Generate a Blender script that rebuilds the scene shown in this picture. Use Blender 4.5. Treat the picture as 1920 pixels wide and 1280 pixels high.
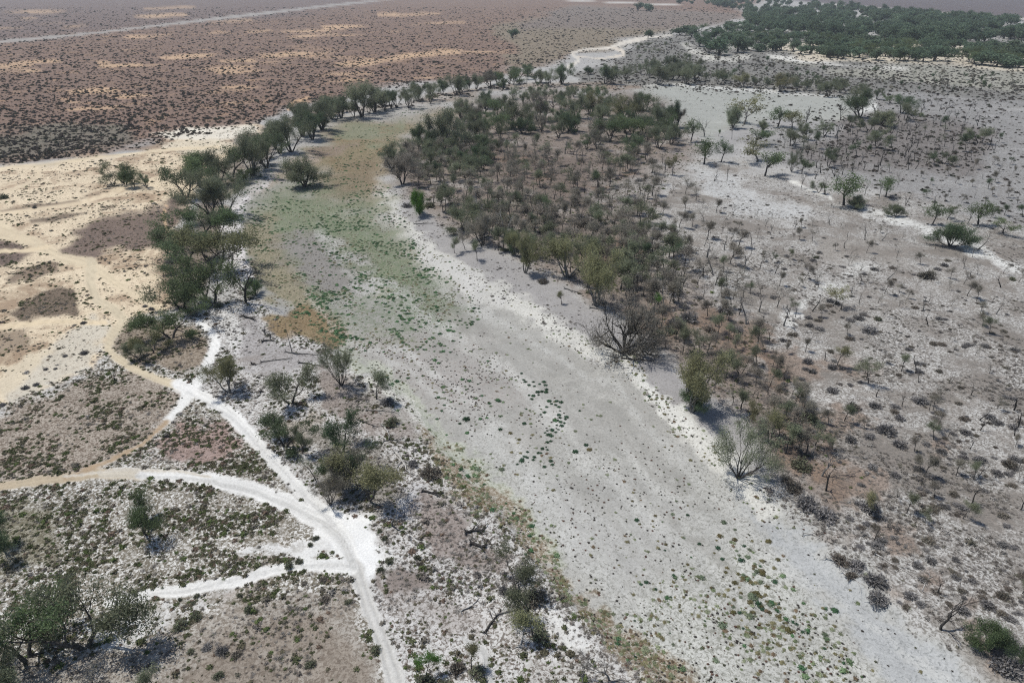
import bpy, math, random
import numpy as np

# ------------------------------------------------------------------ scene, camera, light
scene = bpy.context.scene
for o in list(bpy.data.objects):
    bpy.data.objects.remove(o)
COL = scene.collection
HC = 60.0                       # camera height in metres
PITCH = math.radians(27.98)
SP, CP = math.sin(PITCH), math.cos(PITCH)
FPX = 1280.0                    # focal length in pixels of the 1920 wide photograph
cam_data = bpy.data.cameras.new("camera")
cam_data.sensor_width = 36.0
cam_data.lens = 24.0
cam_data.clip_start = 0.5
cam_data.clip_end = 60000.0
cam = bpy.data.objects.new("camera", cam_data)
cam.location = (0, 0, HC)
cam.rotation_euler = (math.radians(90) - PITCH, 0, 0)
COL.objects.link(cam)
scene.camera = cam

SUN_EL = math.radians(63)
SUN_DIR = np.array([0.90, -0.43])            # way the light travels over the ground
SUN_DIR /= np.linalg.norm(SUN_DIR)
sun_az = math.atan2(-SUN_DIR[0], -SUN_DIR[1])  # compass angle of the sun from +Y towards +X
world = bpy.data.worlds.new("World")
scene.world = world
world.use_nodes = True
wn = world.node_tree.nodes
wl = world.node_tree.links
wn.clear()
w_out = wn.new("ShaderNodeOutputWorld")
w_bg = wn.new("ShaderNodeBackground")
w_sky = wn.new("ShaderNodeTexSky")
w_sky.sky_type = 'NISHITA'
w_sky.sun_disc = False
w_sky.sun_elevation = SUN_EL
w_sky.sun_rotation = sun_az
w_sky.air_density = 1.0
w_sky.dust_density = .8
w_bg.inputs[1].default_value = 0.1
wl.new(w_sky.outputs[0], w_bg.inputs[0])
wl.new(w_bg.outputs[0], w_out.inputs[0])

sun_data = bpy.data.lights.new("sun", 'SUN')
sun_data.energy = 4.0
sun_data.angle = math.radians(0.5)
sun_data.color = (1.0, 0.972, 0.91)
sun = bpy.data.objects.new("sun", sun_data)
COL.objects.link(sun)
lx, ly, lz = SUN_DIR[0] * math.cos(SUN_EL), SUN_DIR[1] * math.cos(SUN_EL), -math.sin(SUN_EL)
from mathutils import Vector, Matrix
sun.rotation_euler = Vector((lx, ly, lz)).to_track_quat('-Z', 'Y').to_euler()
sun.location = (-60, 40, 150)

scene.view_settings.view_transform = 'Standard'
scene.view_settings.look = 'None'
scene.view_settings.exposure = 0.15
scene.view_settings.gamma = 1.0
scene.view_settings.use_curve_mapping = False
scene.cycles.use_denoising = False
scene.cycles.pixel_filter_type = 'BLACKMAN_HARRIS'
scene.cycles.filter_width = 1.15
scene.cycles.max_bounces = 6
scene.cycles.diffuse_bounces = 4
scene.cycles.transparent_max_bounces = 4

rng = np.random.default_rng(11)
random.seed(5)
ALB = 1.36                       # how much brighter sunlit ground shows than its albedo


def lin(c):
    c = np.asarray(c, float) / 255.0
    return np.where(c <= 0.04045, c / 12.92, ((c + 0.055) / 1.055) ** 2.4)


def alb(c):
    c = np.asarray(c, float)
    c = c.mean() + (c - c.mean()) * 0.78
    return np.minimum(lin(c) / ALB, 0.74)


# ------------------------------------------------------------------ place <-> map coordinates
def to_px(X, Y, Z):
    dep = np.maximum(CP * Y + SP * (HC - Z), 3.0)
    return 960 + FPX * X / dep, 640 - FPX * (SP * Y + CP * (Z - HC)) / dep


def plane_xy(px, py, z=0.0):
    x = (np.asarray(px, float) - 960) / FPX
    y = (640 - np.asarray(py, float)) / FPX
    t = (HC - z) / (SP - y * CP)
    return t * x, t * (CP + y * SP), t


def smooth(a, b, v):
    t = np.clip((v - a) / (b - a), 0, 1)
    return t * t * (3 - 2 * t)


def vnoise(x, y, seed):
    xi = np.floor(x).astype(np.int64)
    yi = np.floor(y).astype(np.int64)
    fx, fy = x - xi, y - yi
    fx = fx * fx * (3 - 2 * fx)
    fy = fy * fy * (3 - 2 * fy)

    def h(a, b):
        n = (a * 374761393 + b * 668265263 + seed * 1442695041) & 0xFFFFFFFF
        n = ((n ^ (n >> 13)) * 1274126177) & 0xFFFFFFFF
        n = n ^ (n >> 16)
        return (n & 0xFFFF) / 65535.0
    return (h(xi, yi) * (1 - fx) + h(xi + 1, yi) * fx) * (1 - fy) + (h(xi, yi + 1) * (1 - fx) + h(xi + 1, yi + 1) * fx) * fy


def fbm(x, y, seed, octs=4):
    s, a, tot = 0, 1.0, 0
    for k in range(octs):
        s = s + a * vnoise(x * 2 ** k + 17.3 * k, y * 2 ** k - 9.1 * k, seed + k)
        tot += a
        a *= 0.55
    return s / tot - 0.5


def seg_d(px, py, a, b):
    ax, ay = a
    vx, vy = b[0] - ax, b[1] - ay
    L = vx * vx + vy * vy + 1e-9
    t = np.clip(((px - ax) * vx + (py - ay) * vy) / L, 0, 1)
    return np.hypot(px - ax - t * vx, py - ay - t * vy), t


def sd_poly(px, py, pts, pad):
    """signed distance to an outline, positive inside"""
    P = np.array(pts, float)
    lo, hi = P.min(0) - pad, P.max(0) + pad
    out = np.full(px.shape, -1e6)
    sel = (px > lo[0]) & (px < hi[0]) & (py > lo[1]) & (py < hi[1])
    if not sel.any():
        return out
    x, y = px[sel], py[sel]
    d = np.full(x.shape, 1e9)
    ins = np.zeros(x.shape, bool)
    n = len(pts)
    for i in range(n):
        a, b = pts[i], pts[(i + 1) % n]
        dd, _ = seg_d(x, y, a, b)
        d = np.minimum(d, dd)
        if a[1] != b[1]:
            c = ((a[1] > y) != (b[1] > y)) & (x < (b[0] - a[0]) * (y - a[1]) / (b[1] - a[1]) + a[0])
            ins ^= c
    out[sel] = np.where(ins, d, -d)
    return out


def sd_line(px, py, pts, pad=80):
    """half width minus distance along a line of (x, y, width)"""
    P = np.array(pts, float)
    lo, hi = P[:, :2].min(0) - pad, P[:, :2].max(0) + pad
    out = np.full(px.shape, -1e6)
    off = np.full(px.shape, 9.0)
    sel = (px > lo[0]) & (px < hi[0]) & (py > lo[1]) & (py < hi[1])
    if not sel.any():
        return out, off
    x, y = px[sel], py[sel]
    best = np.full(x.shape, -1e6)
    u = np.full(x.shape, 9.0)
    for a, b in zip(pts[:-1], pts[1:]):
        d, t = seg_d(x, y, a[:2], b[:2])
        w = 0.5 * (a[2] + (b[2] - a[2]) * t)
        v = w - d
        better = v > best
        best = np.where(better, v, best)
        u = np.where(better, d / w, u)
    out[sel] = best
    off[sel] = u
    return out, off


# ------------------------------------------------------------------ outlines of the land
BED = [(800, 205), (700, 225), (640, 238), (592, 270), (545, 300), (500, 340), (462, 385), (450, 430), (470, 490), (505, 560),
       (560, 620), (640, 655), (700, 700), (760, 752), (800, 800), (850, 870), (905, 925), (960, 990), (1010, 1060), (1080, 1130),
       (1150, 1200), (1230, 1262), (1300, 1330), (1420, 1480), (2100, 1480), (1920, 1340), (1830, 1270), (1740, 1195), (1660, 1130), (1590, 1080), (1520, 1000),
       (1440, 945), (1370, 890), (1325, 840), (1270, 770), (1200, 715), (1120, 672), (1050, 625), (960, 575), (880, 530),
       (800, 480), (745, 430), (715, 390), (700, 350), (712, 310), (760, 262), (830, 215)]
TRACKS = [  # (points with width, colour, kind of edge)
    ([(-80, 420, 36), (0, 432, 28), (60, 452, 20), (110, 480, 18), (170, 496, 22), (215, 530, 15), (260, 558, 16), (300, 588, 12)], (226, 205, 168)),
    ([(172, 492, 20), (170, 530, 17), (182, 562, 16), (214, 580, 16), (231, 600, 16), (210, 630, 15), (203, 655, 14), (240, 685, 14), (290, 710, 15), (330, 724, 20)], (216, 198, 164)),
    ([(330, 722, 22), (380, 746, 20), (430, 780, 24), (480, 830, 24), (520, 870, 26), (560, 910, 26), (590, 945, 30), (625, 985, 38)], (238, 236, 230)),
    ([(-120, 930, 14), (0, 913, 15), (80, 898, 18), (180, 886, 20), (270, 888, 20)], (200, 180, 148)),
    ([(190, 887, 14), (270, 887, 18), (330, 894, 16)], (214, 203, 182)),
    ([(270, 888, 18), (380, 899, 22), (470, 920, 30), (540, 941, 34), (600, 972, 38), (645, 1015, 42), (664, 1060, 36)], (238, 236, 230)),
    ([(664, 1060, 34), (692, 1130, 30), (720, 1200, 34), (745, 1290, 40), (785, 1420, 48)], (206, 203, 196)),
    ([(200, 1128, 12), (280, 1111, 20), (380, 1101, 22), (450, 1090, 20), (520, 1068, 20), (580, 1054, 24), (655, 1064, 28)], (238, 236, 230)),
    ([(352, 738, 20), (368, 715, 16), (380, 690, 16), (398, 660, 18), (402, 640, 15), (390, 620, 11), (366, 603, 9)], (238, 236, 230)),
    ([(350, 738, 22), (336, 762, 15), (312, 793, 13)], (238, 236, 230)),
    ([(312, 793, 10), (270, 830, 7), (200, 866, 8), (120, 893, 8)], (186, 158, 124)),
    ([(-60, 322, 7), (70, 309, 6), (150, 300, 6), (260, 287, 6), (340, 280, 6), (412, 275, 5)], (228, 206, 168)),
    ([(-40, 376, 9), (50, 346, 8), (76, 330, 7), (70, 312, 6)], (226, 204, 168)),
    ([(868, 1194, 8), (906, 1220, 14), (922, 1290, 18), (938, 1400, 22)], (196, 194, 189)),
    ([(542, 206, 5), (551, 192, 5), (580, 183, 4)], (216, 172, 128)),
    ([(120, 890, 5), (250, 877, 6), (330, 884, 5), (390, 895, 4)], (216, 206, 188)),
    ([(260, 890, 7), (380, 902, 8), (480, 925, 9), (550, 948, 9), (600, 974, 10), (640, 1012, 14), (662, 1060, 18)], (212, 210, 204)),
    ([(345, 735, 5), (430, 784, 6), (480, 832, 6), (540, 890, 6), (590, 945, 8), (625, 985, 10)], (218, 216, 211)),
    ([(240, 1118, 5), (380, 1102, 6), (520, 1069, 6), (600, 1056, 8), (650, 1062, 8)], (216, 214, 208)),
    ([(-30, 404, 8), (150, 381, 8), (300, 332, 7), (430, 290, 5)], (232, 208, 170)),
    ([(200, 604, 8), (90, 602, 9), (-30, 614, 12)], (232, 208, 168)),
    ([(-30, 470, 8), (40, 470, 7), (90, 462, 8)], (232, 208, 168)),
    ([(310, 435, 5), (303, 405, 5), (310, 385, 4)], (218, 180, 138)),
    ([(1066, 126, 9), (1086, 114, 5), (1072, 100, 4), (1096, 93, 3.5), (1140, 91, 5), (1170, 80, 7), (1198, 74, 9), (1225, 70, 4), (1258, 67, 3)], (222, 212, 196)),
    ([(1085, 107, 2.5), (1130, 110, 2.5), (1168, 104, 5), (1170, 97, 6), (1150, 90, 5)], (222, 208, 188)),
]
ROADS = [
    ([(-120, 92, 8), (0, 79, 6.5), (180, 62, 5), (420, 34, 4), (600, 13, 3.4), (724, -0.5, 2.8), (900, -18, 2)], (170, 163, 155)),
    ([(1540, 7, 2), (1720, 22, 2.6), (1920, 36, 3), (2300, 62, 4)], (205, 196, 187)),
    ([(1040, 0, 2), (1200, 7, 2.4), (1300, 11, 1.5)], (205, 198, 188)),
]
RED = [(-9000, -60), (-9000, 700), (-1200, 420), (-300, 340), (0, 308), (100, 300), (200, 290), (330, 262), (400, 246), (475, 232), (520, 212), (600, 190), (680, 172), (800, 158),
       (900, 150), (1000, 138), (1064, 122), (1080, 90), (1120, 60), (1260, 50), (1360, 40), (1420, 5), (1500, -60)]
SAND = [(-9000, 700), (-1200, 420), (0, 308), (100, 300), (200, 290), (330, 262), (400, 246), (475, 232), (500, 250), (450, 300), (400, 330), (345, 380), (320, 430), (310, 480),
        (320, 540), (310, 585), (265, 600), (215, 640), (180, 690), (80, 725), (-10, 765), (-400, 950), (-1500, 1400)]
HEATH = [(-2500, 1300), (-400, 950), (-10, 765), (80, 725), (180, 690), (215, 640), (265, 600), (330, 600), (375, 625), (390, 680), (360, 730), (430, 780), (520, 880),
         (600, 960), (660, 1060), (720, 1190), (800, 1480), (-2500, 1600)]

C_ = dict
# each layer: ('poly'|'line', points, feather, strength, dict(A, B, D, cb, cd, cm), densities)
LAYERS = []


def layer(kind, pts, feather, A, B=None, D=None, cb=None, cd=None, cm=None, s=1.0, warp=1.0, **dens):
    LAYERS.append((kind, pts, feather, A, B, D, cb, cd, cm, s, warp, dens))


DENS = ('heath', 'scrub', 'green', 'dot', 'mat', 'litter')
# --- far land and plains
layer('poly', RED, 14, (160, 126, 105), (94, 80, 74), (206, 160, 118), .44, .32, .48, scrub=1.3, litter=0, heath=0)
layer('poly', [(-9000, -60), (-9000, 120), (0, 80), (420, 36), (700, 0), (900, -60)], 10, (132, 110, 100), (102, 89, 87), (184, 148, 120), .40, .25, .42, scrub=.12)
layer('poly', [(1400, -60), (1480, 0), (1600, 12), (1750, 28), (1920, 42), (6000, 200), (6000, -60)], 4, (112, 100, 100), (92, 84, 86), (134, 118, 110), .4, .3, .4, scrub=0, litter=0)
_r = random.Random(21)
STREAKS = [((430, 128), 46, 3), ((455, 134), 40, 2), ((600, 100), 60, 3.5), ((640, 108), 50, 3), ((590, 92), 36, 2), ((560, 60), 50, 2), ((290, 67), 44, 3.4), ((400, 62), 26, 2), ((485, 60), 22, 2.4), ((395, 84), 20, 2), ((640, 52), 40, 2.5), ((600, 66), 46, 2.5), ((560, 70), 30, 2),
           ((700, 112), 50, 4), ((760, 104), 40, 3), ((820, 100), 50, 3), ((180, 206), 40, 3), ((230, 200), 36, 2), ((240, 182), 34, 2.5), ((450, 165), 34, 3), ((600, 142), 34, 3), ((660, 140), 30, 2), ((660, 120), 40, 4), ((60, 134), 14, 2), ((100, 45), 22, 1.2), ((90, 23), 30, 1.4), ((320, 15), 40, 1.2)]
for _ in range(46):
    yy_ = _r.uniform(16, 215)
    STREAKS.append(((_r.uniform(-40, 960), yy_), _r.uniform(10, 44), _r.uniform(.8, 1.2 + yy_ / 90)))
for (cx, cy), rx, ry in STREAKS:
    k1, k2 = _r.uniform(0, 6), _r.uniform(0, 6)
    layer('poly', [(cx + rx * math.cos(a) * (1 + .35 * math.sin(3 * a + k1)), cy + ry * math.sin(a) * (1 + .4 * math.sin(2 * a + k2)) - .05 * rx * math.cos(a)) for a in np.linspace(0, 6.28, 15)[:-1]], 2 + ry, (216, 176, 134), cb=.25, cd=.3, cm=.3, s=_r.uniform(.5, .9), warp=.6, scrub=.25)
layer('poly', [(-400, 262), (0, 240), (120, 232), (250, 245), (230, 278), (60, 300), (-400, 330)], 14, (140, 126, 108), (92, 94, 82), (176, 150, 124), .45, .25, .45, scrub=.7)
layer('poly', [(930, 60), (1000, 40), (1180, 42), (1260, 60), (1180, 72), (1140, 92), (1070, 98), (1060, 124), (990, 138), (940, 130), (960, 90)], 14, (146, 130, 108), (112, 101, 86), (168, 150, 124), .40, .25, .35, scrub=.15)
layer('poly', [(980, 50), (1080, 12), (1250, 16), (1380, 28), (1360, 46), (1240, 50), (1100, 48)], 10, (132, 117, 106), (112, 102, 96), (150, 132, 118), .3, .3, .3, scrub=.05)
# --- grey country east of the bend
layer('poly', [(1180, 74), (1300, 60), (1500, 60), (2400, 100), (2400, 215), (1920, 205), (1600, 190), (1420, 172), (1200, 166), (1080, 160), (1070, 132), (1110, 118), (1160, 112), (1190, 90)], 10, (136, 133, 126), (104, 101, 97), (160, 157, 148), .40, .35, .4, litter=.8, scrub=.12)
layer('poly', [(1440, 108), (1560, 122), (1760, 126), (2400, 140), (2400, 190), (1900, 166), (1700, 150), (1560, 138), (1480, 124)], 8, (156, 153, 139), (138, 136, 124), (180, 175, 160), .3, .3, .3, litter=.2)
layer('line', [(1435, 104, 5), (1480, 110, 8), (1540, 117, 8), (1620, 126, 6), (1700, 130, 3)], 4, (216, 212, 202), cb=.15, cd=.1)
layer('line', [(1285, 86, 6), (1300, 97, 14), (1330, 108, 16), (1370, 112, 12), (1400, 104, 5)], 6, (204, 200, 188), cb=.2, cd=.2)
layer('line', [(1345, 87, 3), (1400, 92, 4), (1440, 90, 2)], 3, (204, 198, 184), cb=.2, cd=.2)
layer('poly', [(1440, 88), (1560, 76), (1700, 78), (1860, 90), (2300, 120), (2300, 150), (1900, 134), (1760, 116), (1640, 112), (1520, 114)], 6, (212, 198, 174), (150, 142, 120), cb=.3, cd=.3)
layer('poly', [(1876, 48), (1920, 42), (2100, 50), (2100, 74), (1900, 70), (1880, 62)], 5, (158, 154, 148), cb=.3, cd=.2)
layer('poly', [(1380, 205), (1560, 185), (1700, 178), (2400, 240), (2400, 420), (1920, 440), (1800, 410), (1620, 350), (1480, 320), (1380, 260)], 16, (160, 158, 155), (114, 109, 105), (178, 176, 173), .42, .35, .42, litter=.8, scrub=.04)
layer('poly', [(1520, 230), (1700, 210), (1850, 250), (1800, 320), (1600, 320), (1480, 290)], 20, (140, 133, 128), (104, 97, 93), (160, 154, 148), .45, .3, .45, litter=.9, scrub=.10)
POND = [(1170, 168), (1290, 161), (1440, 171), (1570, 184), (1655, 196), (1668, 208), (1620, 222), (1500, 236), (1420, 252), (1340, 270), (1300, 240), (1250, 205)]
layer('poly', POND, 6, (168, 169, 161), (148, 150, 138), (180, 181, 173), .35, .3, .25, litter=.05, green=.0)
layer('line', [(1170, 163, 3), (1290, 160, 4), (1440, 170, 4), (1570, 183, 6), (1630, 190, 8), (1660, 205, 12), (1640, 215, 8)], 4, (206, 205, 198), cb=.12, cd=.1)
layer('line', [(1050, 158, 12), (1120, 160, 10), (1190, 166, 6)], 5, (156, 132, 110), cb=.3)
layer('poly', [(1400, 230), (1560, 236), (1600, 246), (1520, 262), (1420, 268), (1360, 300), (1330, 270)], 12, (164, 161, 158), (140, 136, 133), cb=.3, cd=.2)
# --- pale plain in the east
layer('poly', [(1300, 285), (1420, 330), (1620, 360), (1800, 410), (2400, 470), (3400, 1600), (2100, 1480), (1830, 1270), (1660, 1130), (1520, 1000), (1440, 900), (1500, 860), (1480, 760), (1400, 640), (1340, 560), (1280, 460), (1240, 380)], 26, (198, 195, 189), (128, 121, 113), (148, 138, 128), .50, .46, .44, litter=2.6)
layer('poly', [(1560, 470), (1660, 455), (1720, 470), (1700, 500), (1600, 505)], 16, (148, 138, 126), cb=.4, s=.7, warp=2)
layer('line', [(1300, 300, 30), (1350, 345, 46), (1420, 385, 34), (1500, 400, 20)], 18, (192, 192, 189), cb=.25, cd=.1, s=.8)
layer('line', [(1470, 340, 6), (1520, 362, 8), (1580, 378, 12)], 5, (222, 219, 208), cb=.15, cd=.1)
layer('line', [(1640, 402, 6), (1720, 425, 10), (1790, 462, 22), (1850, 480, 16), (1930, 510, 16)], 9, (222, 221, 214), cb=.25, cd=.1)
layer('line', [(1480, 600, 30), (1580, 540, 26), (1640, 505, 14)], 18, (216, 215, 208), cb=.3, cd=.1, s=.7)
# --- woodland floor inside the bend
WOOD = [(715, 305), (760, 262), (830, 215), (960, 180), (1180, 172), (1270, 215), (1330, 262), (1300, 300), (1250, 320), (1240, 380), (1290, 460), (1350, 560), (1420, 640), (1500, 740), (1560, 830),
        (1600, 900), (1560, 960), (1480, 900), (1420, 800), (1330, 720), (1230, 640), (1150, 590), (1080, 540), (990, 500), (850, 425), (790, 380), (740, 340)]
layer('poly', WOOD, 44, (150, 134, 121), (104, 94, 87), (182, 174, 166), .42, .36, .42, litter=2.2, heath=.30)
layer('poly', [(900, 290), (1180, 290), (1240, 340), (1220, 400), (1100, 400), (960, 350)], 30, (136, 118, 106), D=(152, 122, 100), cd=.35)
layer('poly', [(1120, 330), (1240, 320), (1290, 440), (1330, 540), (1280, 540), (1200, 420), (1120, 380)], 60, (190, 185, 178), cb=.45, cd=.35, s=.8, warp=2.5)
for q in [[(1080, 470), (1170, 440), (1190, 480), (1120, 520)], [(1180, 600), (1260, 560), (1310, 600), (1240, 640)], [(1330, 590), (1400, 590), (1440, 650), (1380, 680)],
          [(1400, 650), (1520, 660), (1560, 720), (1460, 740)], [(1500, 780), (1620, 770), (1640, 800), (1560, 850), (1510, 840)], [(1490, 860), (1640, 880), (1660, 930), (1560, 940)],
          [(1560, 690), (1600, 680), (1640, 710), (1590, 720)], [(1740, 830), (1790, 825), (1790, 850), (1750, 855)], [(1640, 1000), (1720, 1000), (1740, 1040), (1680, 1050)],
          [(1740, 1080), (1800, 1070), (1800, 1110), (1750, 1120)], [(1790, 1160), (1850, 1180), (1880, 1260), (1820, 1240)], [(1660, 1100), (1730, 1120), (1720, 1140), (1670, 1135)], [(1520, 1000), (1570, 1010), (1560, 1050)]]:
    layer('poly', q, 20, (150, 122, 100), (116, 100, 88), cb=.45, cd=.2, s=.75, warp=1.6)
# grey bank below the trees
layer('poly', [(770, 380), (850, 430), (990, 505), (1080, 550), (1150, 600), (1230, 655), (1330, 740), (1420, 840), (1440, 900), (1370, 890), (1270, 770), (1120, 672), (960, 575), (800, 480), (745, 410)], 9, (164, 160, 157), (140, 135, 131), (178, 174, 169), .35, .25, .3, litter=.3, heath=0)
layer('poly', [(1200, 640), (1260, 650), (1290, 720), (1230, 700), (1190, 670)], 12, (158, 154, 152), cb=.3, cd=.2)
# --- sand flats in the west
layer('poly', SAND, 9, (232, 210, 174), (158, 134, 108), (176, 148, 118), .32, .42, .32, heath=.35, scrub=0, litter=.30)
layer('poly', [(110, 470), (180, 420), (240, 395), (310, 380), (330, 410), (300, 440), (260, 478), (180, 486)], 12, (134, 113, 100), (96, 82, 72), (170, 145, 120), .4, .2, .35, warp=2, heath=.9)
layer('poly', [(-200, 430), (0, 445), (50, 452), (60, 470), (30, 488), (-200, 500)], 8, (126, 106, 94), (92, 80, 72), cb=.4, cd=.15, heath=.8)
layer('poly', [(10, 575), (90, 535), (160, 525), (168, 560), (150, 585), (60, 592)], 9, (132, 112, 94), (84, 76, 60), cb=.45, cd=.2, warp=2, heath=1.0)
layer('poly', [(15, 505), (60, 495), (120, 488), (120, 505), (50, 520)], 6, (128, 110, 94), cb=.45, cd=.2, warp=2, heath=.9)
layer('poly', [(-300, 590), (40, 605), (60, 640), (20, 660), (-300, 680)], 12, (140, 120, 100), cb=.45, cd=.3, heath=.8, s=.8)
layer('line', [(60, 415, 8), (110, 405, 10), (160, 398, 8), (205, 392, 4)], 4, (120, 104, 88), cb=.4, cd=.1, heath=.9)
layer('line', [(0, 395, 4), (60, 385, 5), (140, 376, 5), (210, 362, 4)], 3, (130, 112, 94), cb=.4, heath=.8)
layer('poly', [(130, 258), (210, 248), (250, 262), (180, 284), (60, 300), (0, 300)], 10, (136, 122, 106), (100, 96, 86), cb=.42, heath=.5, s=.9)
layer('poly', [(0, 292), (200, 276), (300, 270), (280, 284), (120, 300), (0, 308)], 5, (150, 122, 102), cb=.4, s=.8)
layer('poly', [(250, 255), (350, 240), (470, 234), (480, 248), (400, 262), (300, 262)], 5, (226, 216, 196), (190, 165, 130), (150, 130, 110), .2, .25, .15)
layer('poly', [(270, 275), (400, 262), (470, 262), (420, 285), (330, 300), (290, 290)], 5, (222, 206, 176), D=(140, 118, 98), cd=.3, warp=2)
layer('poly', [(290, 455), (320, 430), (360, 470), (330, 560), (290, 560), (270, 500)], 12, (150, 128, 108), cb=.45, cd=.3, heath=.8, s=.85)
layer('poly', [(180, 590), (210, 600), (190, 640), (170, 690), (80, 720), (20, 760), (0, 700), (100, 640)], 10, (204, 196, 178), (150, 135, 115), cb=.28, cd=.15, heath=.15, s=.8)
layer('poly', [(0, 680), (60, 655), (110, 645), (60, 690), (0, 740)], 8, (222, 204, 172), cb=.15, cd=.1, heath=.05)
# --- heath in the southwest
layer('poly', HEATH, 12, (228, 225, 218), (122, 113, 96), (176, 163, 150), .54, .32, .44, heath=3.6, scrub=0, litter=.5)
layer('poly', [(-400, 950), (-10, 770), (120, 715), (260, 690), (330, 740), (330, 790), (260, 835), (120, 890), (-300, 930)], 16, (172, 156, 137), (120, 103, 88), (150, 122, 106), .48, .3, .36, heath=2.4, s=.85)
layer('poly', [(330, 800), (420, 795), (440, 850), (400, 880), (320, 880), (290, 850)], 16, (162, 128, 116), (120, 96, 84), (200, 188, 176), .4, .25, .36, heath=1.5, s=.85)
layer('poly', [(230, 610), (330, 605), (380, 640), (380, 690), (330, 700), (260, 690), (215, 650)], 10, (166, 150, 130), (118, 102, 84), cb=.45, heath=2.2)
layer('poly', [(-500, 1190), (100, 1230), (260, 1190), (420, 1150), (560, 1120), (640, 1100), (680, 1160), (740, 1330), (-500, 1500)], 18, (178, 170, 158), (134, 122, 108), (150, 134, 118), .48, .3, .4, heath=.8, litter=2.0)
layer('poly', [(380, 1215), (520, 1160), (620, 1150), (680, 1250), (700, 1320), (300, 1320)], 24, (154, 140, 124), (124, 110, 96), (180, 172, 160), .45, .3, .4, heath=.6, litter=2.2, s=.85)
layer('poly', [(-100, 940), (90, 930), (110, 1010), (60, 1080), (-100, 1080)], 26, (150, 142, 116), (110, 104, 80), cb=.5, s=.8, heath=2.6)
layer('line', [(200, 1180, 70), (300, 1150, 40), (420, 1120, 20)], 14, (208, 206, 202), cb=.35, s=.9, heath=.3)
# --- track-side bank strip between track and bed
STRIP = [(330, 600), (380, 590), (440, 560), (450, 430), (470, 490), (505, 560), (560, 620), (640, 655), (700, 700), (760, 752), (800, 800), (850, 870), (905, 925), (960, 990), (1010, 1060), (1080, 1130),
         (1150, 1200), (1230, 1262), (1420, 1480), (800, 1480), (720, 1190), (660, 1060), (600, 960), (520, 880), (430, 780), (360, 730), (390, 680), (375, 625)]
layer('poly', STRIP, 10, (210, 207, 202), (122, 112, 102), (156, 145, 136), .45, .28, .32, heath=1.2, litter=2.0)
layer('poly', [(430, 600), (470, 580), (560, 640), (600, 680), (520, 700), (440, 690), (450, 640)], 16, (172, 167, 164), (130, 122, 116), cb=.4, cd=.25, heath=.05, litter=.8)
layer('poly', [(350, 590), (430, 580), (470, 620), (440, 660), (400, 640)], 12, (212, 209, 203), cb=.35, cd=.2, heath=.2)
layer('poly', [(600, 690), (720, 720), (790, 800), (770, 830), (690, 790), (600, 760)], 16, (150, 134, 123), (116, 104, 96), cb=.45, cd=.3, heath=.3, litter=2, s=.85)
layer('poly', [(700, 880), (790, 900), (800, 950), (740, 960), (690, 930)], 14, (196, 194, 194), cb=.3, cd=.15, heath=.1, s=.8)
layer('poly', [(790, 930), (870, 960), (890, 1010), (960, 1050), (960, 1090), (880, 1060), (800, 1020), (770, 960)], 20, (150, 134, 124), (118, 104, 96), cb=.42, cd=.25, heath=.4, litter=2, s=.85)
layer('poly', [(715, 1055), (790, 1070), (800, 1100), (740, 1110), (710, 1085)], 10, (140, 122, 112), cb=.4, cd=.2, heath=1.0, s=.85)
layer('poly', [(740, 1100), (860, 1130), (900, 1170), (820, 1180), (750, 1150)], 18, (176, 166, 158), cb=.45, cd=.3, s=.7, litter=2)
layer('poly', [(520, 780), (580, 770), (620, 830), (560, 850)], 16, (176, 160, 138), cb=.45, heath=1.2, s=.7)
layer('poly', [(560, 800), (720, 830), (760, 930), (700, 960), (600, 940)], 18, (158, 150, 140), (110, 104, 92), cb=.45, cd=.25, heath=.8, s=.85)
layer('line', [(950, 1070, 14), (1020, 1130, 26), (1080, 1195, 40), (1130, 1260, 30)], 10, (222, 220, 214), cb=.25, cd=.1, heath=.3, s=.9)
layer('poly', [(1000, 1230), (1150, 1230), (1220, 1290), (1200, 1400), (950, 1400)], 18, (190, 186, 178), cb=.45, cd=.25, s=.8, litter=1.5)
# --- the dry bed itself
layer('poly', BED, 8, (170, 167, 159), (150, 147, 139), (184, 181, 172), .38, .32, .2, heath=0, litter=.0, scrub=0, mat=.06, dot=.12)
layer('poly', [(690, 720), (840, 850), (1330, 830), (1480, 950), (1660, 1120), (1900, 1320), (2100, 1480), (1420, 1480), (1230, 1262), (1080, 1130), (960, 990), (850, 870)], 70, (186, 184, 176), (148, 146, 137), (176, 175, 168), .40, .34, .32, mat=.08, dot=.6)
layer('poly', [(1150, 1150), (1400, 1020), (1480, 1060), (1560, 1180), (1700, 1330), (1500, 1480), (1350, 1400)], 60, (196, 195, 186), (146, 145, 133), cb=.44, cd=.2, mat=1.1, dot=1.8, green=.12)
layer('poly', [(1400, 960), (1500, 1000), (1640, 1120), (1800, 1250), (1960, 1400), (1800, 1400), (1600, 1200), (1480, 1060)], 30, (180, 181, 179), (148, 150, 148), (194, 194, 190), .36, .25, .25, mat=.03, dot=.15)
layer('poly', [(1000, 620), (1060, 650), (1200, 730), (1290, 800), (1340, 880), (1200, 880), (1060, 800), (960, 720), (920, 640)], 40, (174, 171, 163), cb=.34, cd=.3, s=.7)
layer('poly', [(960, 880), (1200, 900), (1320, 960), (1180, 1100), (1080, 1040)], 50, (182, 180, 174), cb=.32, cd=.25, s=.8)
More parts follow.
